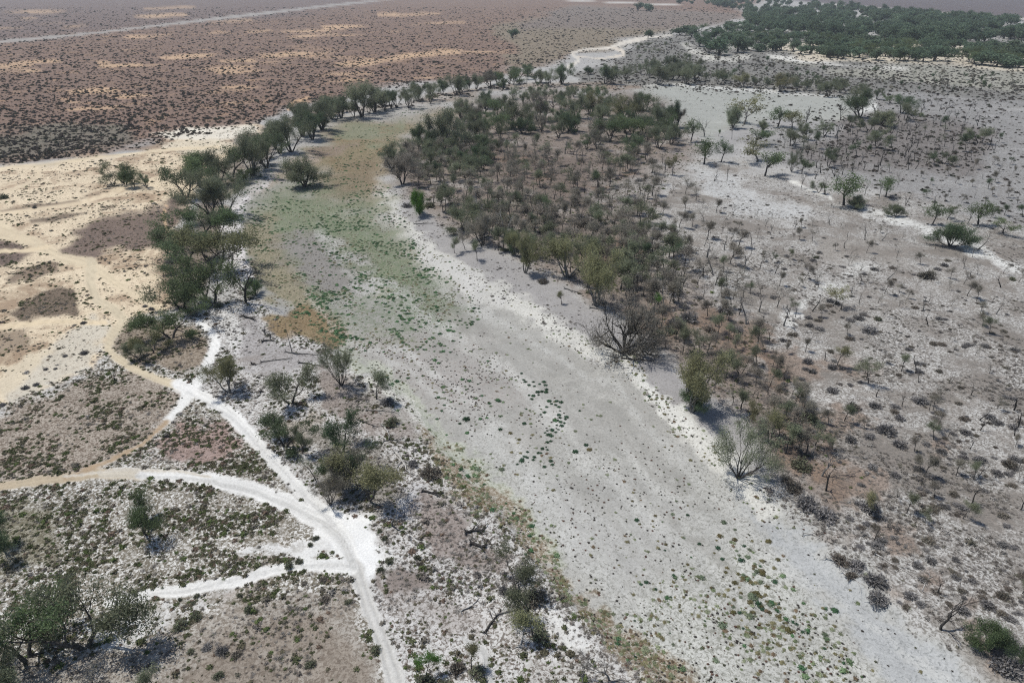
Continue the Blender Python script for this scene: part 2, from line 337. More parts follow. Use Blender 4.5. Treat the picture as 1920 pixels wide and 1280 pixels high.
layer('line', [(702, 335, 20), (715, 370, 28), (745, 420, 38), (805, 472, 52), (885, 528, 48), (965, 571, 42), (1045, 614, 38), (1113, 656, 30), (1183, 701, 24), (1244, 746, 28), (1295, 796, 34), (1338, 846, 44), (1396, 910, 48), (1452, 970, 40)], 12, (208, 205, 195), (170, 167, 156), (190, 186, 176), .36, .2, .2, mat=.35, dot=.8)
layer('line', [(775, 465, 40), (850, 515, 40), (940, 560, 26)], 18, (196, 193, 187), cb=.25, cd=.2, s=.8)
layer('poly', [(880, 196), (690, 226), (640, 240), (590, 275), (560, 310), (600, 330), (640, 345), (560, 370), (520, 400), (600, 390), (700, 385), (712, 310), (760, 262)], 40, (158, 140, 108), (116, 106, 74), (160, 126, 94), .46, .38, .48, mat=1.3, dot=.6, green=.3)
layer('poly', [(640, 240), (700, 228), (780, 215), (760, 245), (700, 270), (640, 262)], 10, (146, 144, 116), (118, 124, 92), cb=.45, mat=.8, green=.2, s=.9)
layer('poly', [(600, 270), (680, 265), (650, 285), (590, 300)], 8, (152, 130, 114), cb=.35, cd=.2)
layer('poly', [(545, 300), (590, 285), (620, 300), (560, 325), (520, 350), (480, 370), (470, 360)], 8, (186, 170, 154), (146, 122, 98), cb=.4, cd=.2)
layer('poly', [(600, 320), (700, 310), (712, 350), (680, 380), (600, 372)], 34, (154, 134, 106), (118, 102, 78), cb=.48, cd=.3, mat=.9, dot=.5)
GREENZ = [(490, 350), (590, 340), (650, 360), (715, 385), (745, 445), (800, 510), (865, 570), (850, 620), (760, 660), (660, 620), (600, 590), (540, 560), (505, 500), (478, 430)]
layer('poly', GREENZ, 60, (150, 147, 124), (108, 124, 90), (160, 152, 130), .50, .36, .50, green=2.4, mat=2.4, dot=1.2)
layer('poly', [(460, 420), (500, 400), (530, 480), (590, 560), (640, 600), (600, 630), (520, 570), (480, 500)], 16, (160, 148, 122), (122, 118, 90), cb=.46, cd=.3, mat=1.6, green=.3, dot=.5)
layer('poly', [(545, 425), (620, 445), (685, 490), (690, 540), (620, 555), (560, 530), (530, 480)], 34, (146, 141, 134), (112, 107, 101), (150, 146, 138), .36, .2, .35, dot=2.2, mat=.2, green=.1)
layer('poly', [(620, 560), (720, 520), (860, 600), (880, 640), (760, 640), (680, 620)], 18, (164, 160, 152), cb=.35, cd=.25, green=.35, mat=.25, dot=.9)
layer('poly', [(500, 590), (560, 575), (640, 595), (665, 625), (640, 650), (560, 640), (520, 620)], 9, (158, 134, 98), (120, 100, 70), (170, 152, 114), .46, .35, .45, mat=1.6, dot=.8)
layer('poly', [(690, 640), (900, 640), (960, 710), (1010, 770), (900, 775), (780, 745), (710, 690)], 50, (170, 165, 158), (148, 136, 128), (176, 170, 163), .32, .2, .3, dot=2.0, mat=.15, green=.12)
layer('poly', [(960, 760), (1040, 740), (1060, 800), (1000, 870), (950, 850)], 26, (176, 172, 164), cb=.32, cd=.2, dot=.5, mat=.2, s=.8)
layer('line', [(660, 660, 20), (720, 700, 22), (790, 775, 30), (860, 850, 34), (930, 915, 40), (990, 985, 36), (1040, 1050, 30)], 14, (188, 190, 172), (152, 158, 130), cb=.42, cd=.2, mat=1.3, green=.15, s=.85)
layer('line', [(700, 705, 16), (760, 760, 22), (800, 800, 16)], 8, (214, 210, 200), cb=.4, cd=.2, mat=.5)
layer('line', [(790, 805, 12), (850, 880, 34), (920, 928, 44), (970, 980, 40), (1010, 1045, 34), (1060, 1100, 36), (1130, 1168, 44), (1210, 1240, 52), (1290, 1310, 60)], 20, (192, 184, 166), (132, 114, 90), (210, 206, 196), .54, .45, .5, mat=2.2, dot=2.2, green=.2)
layer('line', [(470, 262, 20), (560, 222, 20), (640, 205, 16), (760, 196, 16), (900, 168, 14), (1050, 156, 12)], 8, (164, 148, 132), (122, 110, 100), (196, 188, 178), .42, .35, .4, litter=1.0, scrub=.1)
layer('line', [(330, 560, 60), (370, 460, 70), (400, 380, 60), (440, 320, 44), (490, 275, 24)], 16, (150, 134, 118), (108, 98, 86), (196, 182, 160), .46, .35, .42, litter=1.6, heath=1.0)
layer('line', [(500, 342, 14), (462, 380, 26), (440, 425, 34), (455, 480, 26), (485, 530, 16)], 9, (214, 208, 205), (160, 150, 142), cb=.28, cd=.2, mat=.1)
_LB = [(480, 430), (510, 560), (640, 655), (760, 752), (850, 870), (960, 990), (1080, 1130), (1230, 1262), (1400, 1460)]
_RB = [(745, 430), (880, 530), (1050, 625), (1200, 715), (1325, 840), (1440, 945), (1590, 1080), (1740, 1195), (2000, 1400)]
for _ in range(22):
    f0, k0 = _r.uniform(.15, .88), _r.randrange(0, 6)
    n0 = _r.randrange(3, 9 - k0 + 1) if k0 < 6 else 3
    tone = _r.choice([(150, 147, 139), (158, 154, 145), (204, 203, 196), (210, 208, 200)])
    pts_ = [(_LB[k][0] + (_RB[k][0] - _LB[k][0]) * (f0 + .04 * math.sin(k * 1.7 + f0 * 9)), _LB[k][1] + (_RB[k][1] - _LB[k][1]) * (f0 + .04 * math.sin(k * 1.7 + f0 * 9)), _r.uniform(5, 22)) for k in range(k0, min(9, k0 + n0))]
    if len(pts_) > 1:
        layer('line', pts_, 9, tone, s=_r.uniform(.25, .5))
layer('line', [(1150, 672, 16), (1200, 700, 24), (1250, 745, 30), (1290, 790, 30)], 9, (216, 214, 205), cb=.3, cd=.1, mat=1.2, green=.05)
layer('poly', [(620, 955), (700, 962), (725, 1010), (728, 1055), (700, 1090), (655, 1072), (610, 1030), (560, 1050), (540, 1040), (600, 1010), (590, 970)], 15, (241, 240, 236), (226, 224, 218), cb=.2, cd=.05, heath=.04, litter=.03, mat=0)
layer('line', [(440, 1040, 6), (520, 1035, 20), (600, 1020, 40)], 8, (222, 220, 215), cb=.25, cd=.1, heath=.2, litter=.1)


def zones(X, Y, Z):
    """ground cover of places in the world: colours, coverages and plant densities"""
    r = np.hypot(X, Y)
    amp = np.clip(r / 110.0, 0.5, 4.0)
    wx = fbm(X / (7 * amp), Y / (7 * amp), 3, 4) * 5.5 * amp
    wy = fbm(X / (7 * amp), Y / (7 * amp), 9, 4) * 7.0 * amp
    px0, py0 = to_px(X, Y, Z)
    pxw, pyw = to_px(X + wx, Y + wy, Z)
    N = len(X)
    es = np.maximum(1.3, r * r * 1.3e-4)
    edge = fbm(X / es, Y / es, 77, 2) * 2.2 + fbm(X / (4.3 * es), Y / (4.3 * es), 87, 2) * 1.2
    A = np.tile(alb((186, 184, 180)), (N, 1))
    B = np.tile(alb((134, 127, 119)), (N, 1))
    D = np.tile(alb((168, 160, 150)), (N, 1))
    cov = np.tile(np.array([.4, .25, .35]), (N, 1))
    dens = {k: np.zeros(N) for k in DENS}
    dens['litter'][:] = 1.0
    for kind, pts, fe, a, b, d, cb, cd, cm, s, warp, dn in LAYERS:
        wpx = px0 + (pxw - px0) * warp
        wpy = py0 + (pyw - py0) * warp
        fe = fe * 1.4
        v = sd_poly(wpx, wpy, pts, fe * 2 + 2) if kind == 'poly' else sd_line(wpx, wpy, pts)[0]
        v = v + edge * min(fe, 30.0) * .8
        m = smooth(-fe * .5, fe * .5, v) * s
        sel = m > 1e-3
        if not sel.any():
            continue
        mm = m[sel][:, None]
        A[sel] += (alb(a) - A[sel]) * mm
        if b is not None:
            B[sel] += (alb(b) - B[sel]) * mm
        if d is not None:
            D[sel] += (alb(d) - D[sel]) * mm
        for k, c in ((0, cb), (1, cd), (2, cm)):
            if c is not None:
                cov[sel, k] += (c - cov[sel, k]) * m[sel]
        for k, c in dn.items():
            dens[k][sel] += (c - dens[k][sel]) * m[sel]
    track = np.zeros(N)
    rut = np.zeros(N)
    small = np.clip(110 / np.maximum(r, 110), .25, 1)
    for lst in (TRACKS, ROADS):
        for pts, colr in lst:
            jx = px0 + (pxw - px0) * .28 * small
            jy = py0 + (pyw - py0) * .28 * small
            v, u = sd_line(jx, jy, pts, 60)
            w = max(p[2] for p in pts)
            v = v + edge * w * .10
            m = smooth(-.10 * w - .3, .10 * w + .3, v)
            sel = m > 1e-3
            if not sel.any():
                continue
            # two wheel ruts, a little darker and lower than the crown of the track
            ru = np.exp(-((u[sel] - .45) / .16) ** 2)
            cc = alb(colr)[None, :] * (1 - .17 * ru[:, None])
            A[sel] += (cc - A[sel]) * m[sel][:, None]
            B[sel] += (alb(colr) * .9 - B[sel]) * (m[sel] * .9)[:, None]
            D[sel] += (alb(colr) * .95 - D[sel]) * (m[sel] * .9)[:, None]
            cov[sel, 0] *= 1 - .5 * m[sel]
            for k in DENS:
                dens[k][sel] *= (1 - m[sel])
            rut[sel] = np.maximum(rut[sel], ru * m[sel])
            track[sel] = np.maximum(track[sel], m[sel] * (1 if lst is TRACKS else 2))
    return A, B, D, cov, dens, track, rut


def bed_mask(X, Y, fe=34):
    px, py = to_px(X, Y, 0 * X)
    return smooth(-fe * .35, fe * .65, sd_poly(px, py, BED, fe + 4))


def height(X, Y):
    X = np.asarray(X, float)
    Y = np.asarray(Y, float)
    r = np.hypot(X, Y)
    fade = 1 - smooth(250, 700, r)
    h = (fbm(X / 26, Y / 26, 21, 3) * .9 + fbm(X / 5.5, Y / 5.5, 31, 2) * .16) * fade
    b = bed_mask(X, Y)
    return h * (1 - .75 * b) - .8 * b * fade


def ground_at(px, py):
    """the place on the ground that map position px, py stands for"""
    z = 0.0
    for _ in range(4):
        X, Y, t = plane_xy(px, py, z)
        z = float(height(np.array([X]), np.array([Y]))[0])
    return float(X), float(Y), z


def tree_height(X, Y, py, hpx):
    k = (640 - (py - hpx)) / FPX
    zt = HC + Y * (k * CP - SP) / (CP + k * SP)
    return zt


# ------------------------------------------------------------------ materials
def new_mat(name):
    m = bpy.data.materials.new(name)
    m.use_nodes = True
    m.node_tree.nodes.clear()
    return m, m.node_tree.nodes, m.node_tree.links


def ground_material():
    m, n, l = new_mat("dry_ground")
    out = n.new("ShaderNodeOutputMaterial")
    bs = n.new("ShaderNodeBsdfPrincipled")
    bs.inputs['Roughness'].default_value = .95
    bs.inputs['Specular IOR Level'].default_value = .12
    geo = n.new("ShaderNodeNewGeometry")

    def attr(name):
        a = n.new("ShaderNodeAttribute")
        a.attribute_name = name
        return a
    a, b, d, c = attr('col_a'), attr('col_b'), attr('col_d'), attr('cover')
    sep = n.new("ShaderNodeSeparateXYZ")
    l.new(c.outputs['Vector'], sep.inputs[0])

    def noise(scale, detail, rough, dist=0.0):
        t = n.new("ShaderNodeTexNoise")
        t.inputs['Scale'].default_value = scale
        t.inputs['Detail'].default_value = detail
        t.inputs['Roughness'].default_value = rough
        t.inputs['Distortion'].default_value = dist
        l.new(geo.outputs['Position'], t.inputs['Vector'])
        return t

    def math_(op, x, y, clamp=False):
        k = n.new("ShaderNodeMath")
        k.operation = op
        k.use_clamp = clamp
        for i, v in enumerate((x, y)):
            if isinstance(v, (int, float)):
                k.inputs[i].default_value = v
            else:
                l.new(v, k.inputs[i])
        return k.outputs[0]

    def mask(nz, cov, spread, soft):
        # 1 where the noise passes the threshold that leaves this share covered
        t = math_('MULTIPLY', math_('SUBTRACT', .5, cov), spread)
        v = math_('SUBTRACT', math_('SUBTRACT', nz, .5), t)
        return math_('ADD', math_('DIVIDE', v, soft), .5, True)

    def mix(f, x, y):
        k = n.new("ShaderNodeMix")
        k.data_type = 'RGBA'
        l.new(f, k.inputs[0])
        l.new(x, k.inputs[6])
        l.new(y, k.inputs[7])
        return k.outputs[2]
    n1 = noise(2.7, 5, .66, .8)
    n2 = noise(.06, 9, .72, .4)
    n3 = noise(.75, 6, .70, .8)
    n4 = noise(4.2, 3, .62)
    n5 = noise(.02, 4, .6)
    n6 = noise(.13, 5, .7)
    col = mix(mask(n2.outputs[0], sep.outputs[1], .5, .10), a.outputs[0], d.outputs[0])
    col = mix(math_('MULTIPLY', mask(n3.outputs[0], sep.outputs[2], .52, .10), .55), col, b.outputs[0])
    col = mix(mask(n1.outputs[0], sep.outputs[0], .52, .10), col, b.outputs[0])
    k = math_('ADD', math_('MULTIPLY', n4.outputs[0], .64), .68)
    k = math_('MULTIPLY', k, math_('ADD', math_('MULTIPLY', n5.outputs[0], .24), .88))
    k = math_('MULTIPLY', k, math_('ADD', math_('MULTIPLY', n6.outputs[0], .44), .78))
    k = math_('MULTIPLY', k, math_('ADD', math_('MULTIPLY', n3.outputs[0], .40), .80))
    hsv = n.new("ShaderNodeHueSaturation")
    l.new(k, hsv.inputs['Value'])
    l.new(col, hsv.inputs['Color'])
    l.new(hsv.outputs[0], bs.inputs['Base Color'])
    bump = n.new("ShaderNodeBump")
    bump.inputs['Strength'].default_value = .4
    bump.inputs['Distance'].default_value = .14
    l.new(math_('ADD', n1.outputs[0], math_('MULTIPLY', n4.outputs[0], .35)), bump.inputs['Height'])
    l.new(bump.outputs[0], bs.inputs['Normal'])
    l.new(bs.outputs[0], out.inputs[0])
    return m


def leaf_material(name, col, vary=.3, trans=.4, instancer=False):
    m, n, l = new_mat(name)
    out = n.new("ShaderNodeOutputMaterial")
    hsv = n.new("ShaderNodeHueSaturation")
    if instancer:
        a = n.new("ShaderNodeAttribute")
        a.attribute_type = 'INSTANCER'
        a.attribute_name = 'tint'
        l.new(a.outputs['Color'], hsv.inputs['Color'])
    else:
        hsv.inputs['Color'].default_value = (*col, 1)
        oi = n.new("ShaderNodeObjectInfo")
        mr = n.new("ShaderNodeMapRange")
        mr.inputs[3].default_value = .485
        mr.inputs[4].default_value = .515
        l.new(oi.outputs['Random'], mr.inputs[0])
        l.new(mr.outputs[0], hsv.inputs['Hue'])
        br = n.new("ShaderNodeMath")
        br.operation = 'MULTIPLY_ADD'
        br.inputs[1].default_value = 7.31
        br.inputs[2].default_value = .17
        l.new(oi.outputs['Random'], br.inputs[0])
        fr = n.new("ShaderNodeMath")
        fr.operation = 'FRACT'
        l.new(br.outputs[0], fr.inputs[0])
        bm2 = n.new("ShaderNodeMapRange")
        bm2.inputs[3].default_value = .76
        bm2.inputs[4].default_value = 1.24
        l.new(fr.outputs[0], bm2.inputs[0])
    at = n.new("ShaderNodeAttribute")
    at.attribute_name = 'leafvar'
    mv = n.new("ShaderNodeMapRange")
    mv.inputs[3].default_value = 1 - vary
    mv.inputs[4].default_value = 1 + vary
    l.new(at.outputs['Fac'], mv.inputs[0])
    if instancer:
        l.new(mv.outputs[0], hsv.inputs['Value'])
    else:
        vm = n.new("ShaderNodeMath")
        vm.operation = 'MULTIPLY'
        l.new(mv.outputs[0], vm.inputs[0])
        l.new(bm2.outputs[0], vm.inputs[1])
        l.new(vm.outputs[0], hsv.inputs['Value'])
    dif = n.new("ShaderNodeBsdfDiffuse")
    tr = n.new("ShaderNodeBsdfTranslucent")
    mx = n.new("ShaderNodeMixShader")
    mx.inputs[0].default_value = trans
    l.new(hsv.outputs[0], dif.inputs[0])
    l.new(hsv.outputs[0], tr.inputs[0])
    l.new(dif.outputs[0], mx.inputs[1])
    l.new(tr.outputs[0], mx.inputs[2])
    l.new(mx.outputs[0], out.inputs[0])
    return m


def bark_material(name, c1, c2, scale=3.0):
    m, n, l = new_mat(name)
    out = n.new("ShaderNodeOutputMaterial")
    bs = n.new("ShaderNodeBsdfPrincipled")
    bs.inputs['Roughness'].default_value = .9
    bs.inputs['Specular IOR Level'].default_value = .15
    tc = n.new("ShaderNodeTexCoord")
    t = n.new("ShaderNodeTexNoise")
    t.inputs['Scale'].default_value = scale
    t.inputs['Detail'].default_value = 5
    l.new(tc.outputs['Object'], t.inputs['Vector'])
    r = n.new("ShaderNodeValToRGB")
    r.color_ramp.elements[0].position = .38
    r.color_ramp.elements[1].position = .62
    r.color_ramp.elements[0].color = (*c1, 1)
    r.color_ramp.elements[1].color = (*c2, 1)
    l.new(t.outputs[0], r.inputs[0])
    l.new(r.outputs[0], bs.inputs['Base Color'])
    l.new(bs.outputs[0], out.inputs[0])
    return m


M_GROUND = ground_material()
M = {
    'grey_leaf': leaf_material("grey_green_leaf", (.190, .208, .138)),
    'dark_leaf': leaf_material("dark_green_leaf", (.112, .148, .086)),
    'olive_leaf': leaf_material("olive_leaf", (.215, .212, .120)),
    'green_leaf': leaf_material("mid_green_leaf", (.118, .155, .080)),
    'bright_leaf': leaf_material("fresh_green_leaf", (.10, .19, .045)),
    'dull_leaf': leaf_material("dull_brown_green_leaf", (.235, .216, .180)),
    'far_leaf': leaf_material("forest_leaf", (.118, .160, .104)),
    'twig': leaf_material("grey_dry_twig", (.20, .19, .185), .3, .1),
    'brown_twig': leaf_material("brown_dry_twig", (.15, .125, .105), .3, .1),
    'tuft': leaf_material("low_plant", (.1, .1, .1), .35, .15, True),
    'bark': bark_material("dark_bark", (.045, .040, .036), (.10, .092, .085)),
    'grey_bark': bark_material("grey_bark", (.10, .093, .086), (.22, .21, .195)),
    'pale_bark': bark_material("bleached_wood", (.25, .235, .215), (.46, .44, .41)),
    'black_bark': bark_material("charred_bark", (.022, .020, .019), (.06, .056, .052)),
}

# ------------------------------------------------------------------ the ground sheet
a_f = np.radians(56)
ang = np.concatenate([np.linspace(-a_f, a_f, 620), np.linspace(a_f, 2 * math.pi - a_f, 70)[1:-1]])
rows = np.linspace(1540, -4, 520)
_, yy, _ = plane_xy(np.full(rows.shape, 960.0), rows)
rad = np.concatenate([np.linspace(2, yy[0], 12)[:-1], yy, [3200, 3900, 5000, 7000, 10000, 14000]])
NA, NR = len(ang), len(rad)
RR, AA = np.meshgrid(rad, ang, indexing='ij')
GX = (RR * np.sin(AA)).ravel()
GY = (RR * np.cos(AA)).ravel()
GZ = height(GX, GY)
gA, gB, gD, gC, gDens, gT, gRut = zones(GX, GY, GZ)
GZ = GZ - .10 * gRut + .02 * (gT > .5)
GX = np.append(GX, 0.0)
GY = np.append(GY, 0.0)
GZ = np.append(GZ, 0.0)
def ext(a): return np.concatenate([a, a[:1]])
gA, gB, gD, gC, gT = map(ext, (gA, gB, gD, gC, gT))
ii, jj = np.meshgrid(np.arange(NR - 1), np.arange(NA), indexing='ij')
j2 = (jj + 1) % NA
quads = np.stack([ii * NA + jj, ii * NA + j2, (ii + 1) * NA + j2, (ii + 1) * NA + jj], -1).reshape(-1, 4)
quads = quads[:, ::-1]
cidx = len(GX) - 1
fan = np.stack([np.full(NA, cidx), (np.arange(NA) + 1) % NA, np.arange(NA)], -1)
# which piece of the setting each face belongs to
q0 = quads[:, 0]
qpx, qpy = to_px(GX[q0], GY[q0], GZ[q0])
owner = np.zeros(len(quads), int)                                    # 0 ground
owner[sd_poly(qpx, qpy, RED, 1) > 0] = 1                              # 1 plain
owner[sd_poly(qpx, qpy, SAND, 1) > 0] = 2                             # 2 sand flat
owner[sd_poly(qpx, qpy, BED, 1) > 0] = 3                              # 3 dry riverbed
owner[(gT[q0] > .5) & (gT[q0] <= 1.01)] = 4                           # 4 dirt tracks
owner[gT[q0] > 1.3] = 5                                               # 5 far roads


def mesh_from(name, verts, faces_flat, counts, mats, smooth_=False, mat_index=None):
    me = bpy.data.meshes.new(name)
    me.vertices.add(len(verts))
    me.vertices.foreach_set("co", np.asarray(verts, np.float32).ravel())
    counts = np.asarray(counts, np.int32)
    me.loops.add(int(counts.sum()))
    me.loops.foreach_set("vertex_index", np.asarray(faces_flat, np.int32).ravel())
    me.polygons.add(len(counts))
    st = np.concatenate([[0], np.cumsum(counts)[:-1]]).astype(np.int32)
    me.polygons.foreach_set("loop_start", st)
    me.polygons.foreach_set("loop_total", counts)
    for m in mats:
        me.materials.append(m)
    if mat_index is not None:
        me.polygons.foreach_set("material_index", np.asarray(mat_index, np.int32))
    me.polygons.foreach_set("use_smooth", np.full(len(counts), smooth_, bool))
    me.update(calc_edges=True)
    return me


def set_col(me, name, arr):
    at = me.attributes.new(name, 'FLOAT_COLOR', 'POINT')
    c4 = np.ones((len(arr), 4), np.float32)
    c4[:, :3] = arr
    at.data.foreach_set("color", c4.ravel())


GV = np.stack([GX, GY, GZ], -1)
for k, (nm, lab) in enumerate([('ground', 'pale grey dry ground with white salt and scattered litter'), ('plain', 'reddish brown scrubby plain beyond the tree line'),
                               ('sand_flat', 'bare yellowish sand flat with brown scrub patches'), ('dry_riverbed', 'curving dry grey riverbed with low green plants'),
                               ('dirt_track', 'pale two-wheel dirt tracks meeting on the heath'), ('road', 'straight pale road across the far plain')]):
    fq = quads[owner == k]
    if not len(fq):
        continue
    flat, cnt = fq.ravel(), np.full(len(fq), 4)
    if k == 0:
        flat = np.concatenate([flat, fan.ravel()])
        cnt = np.concatenate([cnt, np.full(len(fan), 3)])
    used, inv = np.unique(flat, return_inverse=True)
    me = mesh_from(nm, GV[used], inv, cnt, [M_GROUND], True)
    set_col(me, 'col_a', gA[used])
    set_col(me, 'col_b', gB[used])
    set_col(me, 'col_d', gD[used])
    at = me.attributes.new('cover', 'FLOAT_VECTOR', 'POINT')
    at.data.foreach_set("vector", gC[used].astype(np.float32).ravel())
    o = bpy.data.objects.new(nm, me)
    o['kind'] = 'structure'
    o['label'] = lab
    COL.objects.link(o)


# ------------------------------------------------------------------ mesh building for plants
class MB:
    def __init__(self):
        self.v, self.f, self.c, self.mi, self.var, self.n = [], [], [], [], [], 0

    def add(self, verts, faces, mi=0, var=.5):
        verts = np.asarray(verts, float)
        faces = np.asarray(faces, int)
        self.v.append(verts)
        self.f.append((faces + self.n).ravel())
        self.c.append(np.full(len(faces), faces.shape[1]))
        self.mi.append(np.full(len(faces), mi))
        self.var.append(np.broadcast_to(np.asarray(var, float), (len(verts),)).copy())
        self.n += len(verts)

    def merge(self, o, mi=None):
        for v, f, c, m, va in zip(o.v, o.f, o.c, o.mi, o.var):
            self.v.append(v)
            self.f.append(f + self.n)
            self.c.append(c)
            self.mi.append(m if mi is None else np.full(len(m), mi))
            self.var.append(va)
        self.n += o.n

    def mesh(self, name, mats, scale=1.0, smooth_=False):
        if not self.v:
            return None
        me = mesh_from(name, np.concatenate(self.v) * scale, np.concatenate(self.f), np.concatenate(self.c), mats, smooth_, np.concatenate(self.mi))
        at = me.attributes.new('leafvar', 'FLOAT', 'POINT')
        at.data.foreach_set("value", np.concatenate(self.var).astype(np.float32))
        return me


def unit(v):
    return v / (np.linalg.norm(v) + 1e-9)


def tube(mb, pts, radii, sides, mi=0):
    pts = np.asarray(pts, float)
    n = len(pts)
    d0 = unit(pts[-1] - pts[0])
    ref = np.array([0, 0, 1.0]) if abs(d0[2]) < .8 else np.array([1.0, 0, 0])
    u = unit(np.cross(d0, ref))
    w = np.cross(d0, u)
    a = np.arange(sides) * 2 * math.pi / sides
    ring = np.cos(a)[:, None] * u + np.sin(a)[:, None] * w
    V = (pts[:, None, :] + ring[None] * np.asarray(radii)[:, None, None]).reshape(-1, 3)
    i, j = np.meshgrid(np.arange(n - 1), np.arange(sides), indexing='ij')
    k = (j + 1) % sides
    F = np.stack([i * sides + j, i * sides + k, (i + 1) * sides + k, (i + 1) * sides + j], -1).reshape(-1, 4)
    mb.add(V, F, mi)


def cards(mb, g, anchors, k, sigma, L, W, bias=(0, 0, 0), bw=.5, mi=0, hang=None):
    """k small leaf clumps round every anchor"""
    A = np.repeat(np.asarray(anchors, float), k, 0)
    n = len(A)
    C = A + g.normal(size=(n, 3)) * np.asarray(sigma)
    d = g.normal(size=(n, 3)) + np.asarray(bias) * bw * 2
    d /= np.linalg.norm(d, axis=1)[:, None]
    s = np.cross(d, g.normal(size=(n, 3)))
    s /= np.linalg.norm(s, axis=1)[:, None] + 1e-9
    l = (L * g.uniform(.6, 1.35, n))[:, None]
    w = (W * g.uniform(.6, 1.35, n))[:, None]
    V = np.stack([C - d * l / 2, C + s * w / 2, C + d * l / 2, C - s * w / 2], 1).reshape(-1, 3)
    F = np.arange(n * 4).reshape(-1, 4)
    cv = np.repeat(g.uniform(0, 1, len(anchors)), k) * .6 + g.uniform(0, 1, n) * .4
    mb.add(V, F, mi, np.repeat(cv, 4))


def rot_about(d, ang, g):
    p = unit(np.cross(d, g.normal(size=3)))
    return unit(d * math.cos(ang) + p * math.sin(ang))


def grow(cfg, seed):
    """trunk(s), limbs and leaf anchors of one tree, about 10 m tall"""
    g = np.random.default_rng(seed)
    lv = cfg['levels']
    stems, limbs, anchors = [], [], []

    def rec(p, d, L, r, lev, sink):
        c = lv[lev]
        ns = c.get('segs', 4)
        pts, rr = [p.copy()], [r]
        r_end = max(r * c.get('taper', .45), cfg.get('rmin', .022))
        dirs = []
        for i in range(ns):
            d = unit(d + g.normal(size=3) * c.get('wob', .15) + np.array([0, 0, c.get('trop', .06)]))
            p = p + d * L / ns
            pts.append(p.copy())
            dirs.append(d)
            rr.append(r + (r_end - r) * (i + 1) / ns)
        tube(sink, pts, rr, max(3, 6 - lev), 0)
        pts = np.array(pts)
        last = lev == len(lv) - 1
        if last or c.get('leaf'):
            for t in np.linspace(.3 if last else .6, 1, c.get('na', 4)):
                f = t * ns
                i = min(int(f), ns - 1)
                anchors.append(pts[i] + (pts[i + 1] - pts[i]) * (f - i))
        if last:
            return
        nc = c['n'] if isinstance(c['n'], int) else g.integers(c['n'][0], c['n'][1] + 1)
        for k in range(nc):
            t = 1.0 if k == 0 else g.uniform(c.get('t0', .4), 1)
            f = t * ns
            i = min(int(f), ns - 1)
            q = pts[i] + (pts[i + 1] - pts[i]) * (f - i)
            an = math.radians(g.uniform(*c.get('ang', (25, 50)))) * (.5 if k == 0 else 1)
            nd = rot_about(dirs[i], an, g)
            if nd[2] < c.get('minz', -.1):
                nd[2] = abs(nd[2]) * .5
                nd = unit(nd)
            rc = (rr[i]) * c.get('rr', .62)
            s2 = sink
            if lev == 0 and cfg.get('stems', 1) == 1:
                s2 = MB()
                limbs.append(s2)
            rec(q, nd, L * c.get('lr', .7) * g.uniform(.8, 1.2), max(rc, cfg.get('rmin', .022)), lev + 1, s2)
    ns = cfg.get('stems', 1)
    a0 = g.uniform(0, 6.28)
    for k in range(ns):
        tilt = math.radians(g.uniform(*cfg.get('tilt', (0, 8))))
        az = a0 + k * 2 * math.pi / ns + g.uniform(-.4, .4)
        d = np.array([math.sin(tilt) * math.cos(az), math.sin(tilt) * math.sin(az), math.cos(tilt)])
        s = MB()
        stems.append(s)
        off = np.array([math.cos(az), math.sin(az), 0]) * (.18 if ns > 1 else 0)
        rec(off + np.array([0, 0, -.15]), d, cfg['L'] * g.uniform(.85, 1.15), cfg['r'] * g.uniform(.8, 1.15), 0, s)
    return g, stems, limbs, np.array(anchors)


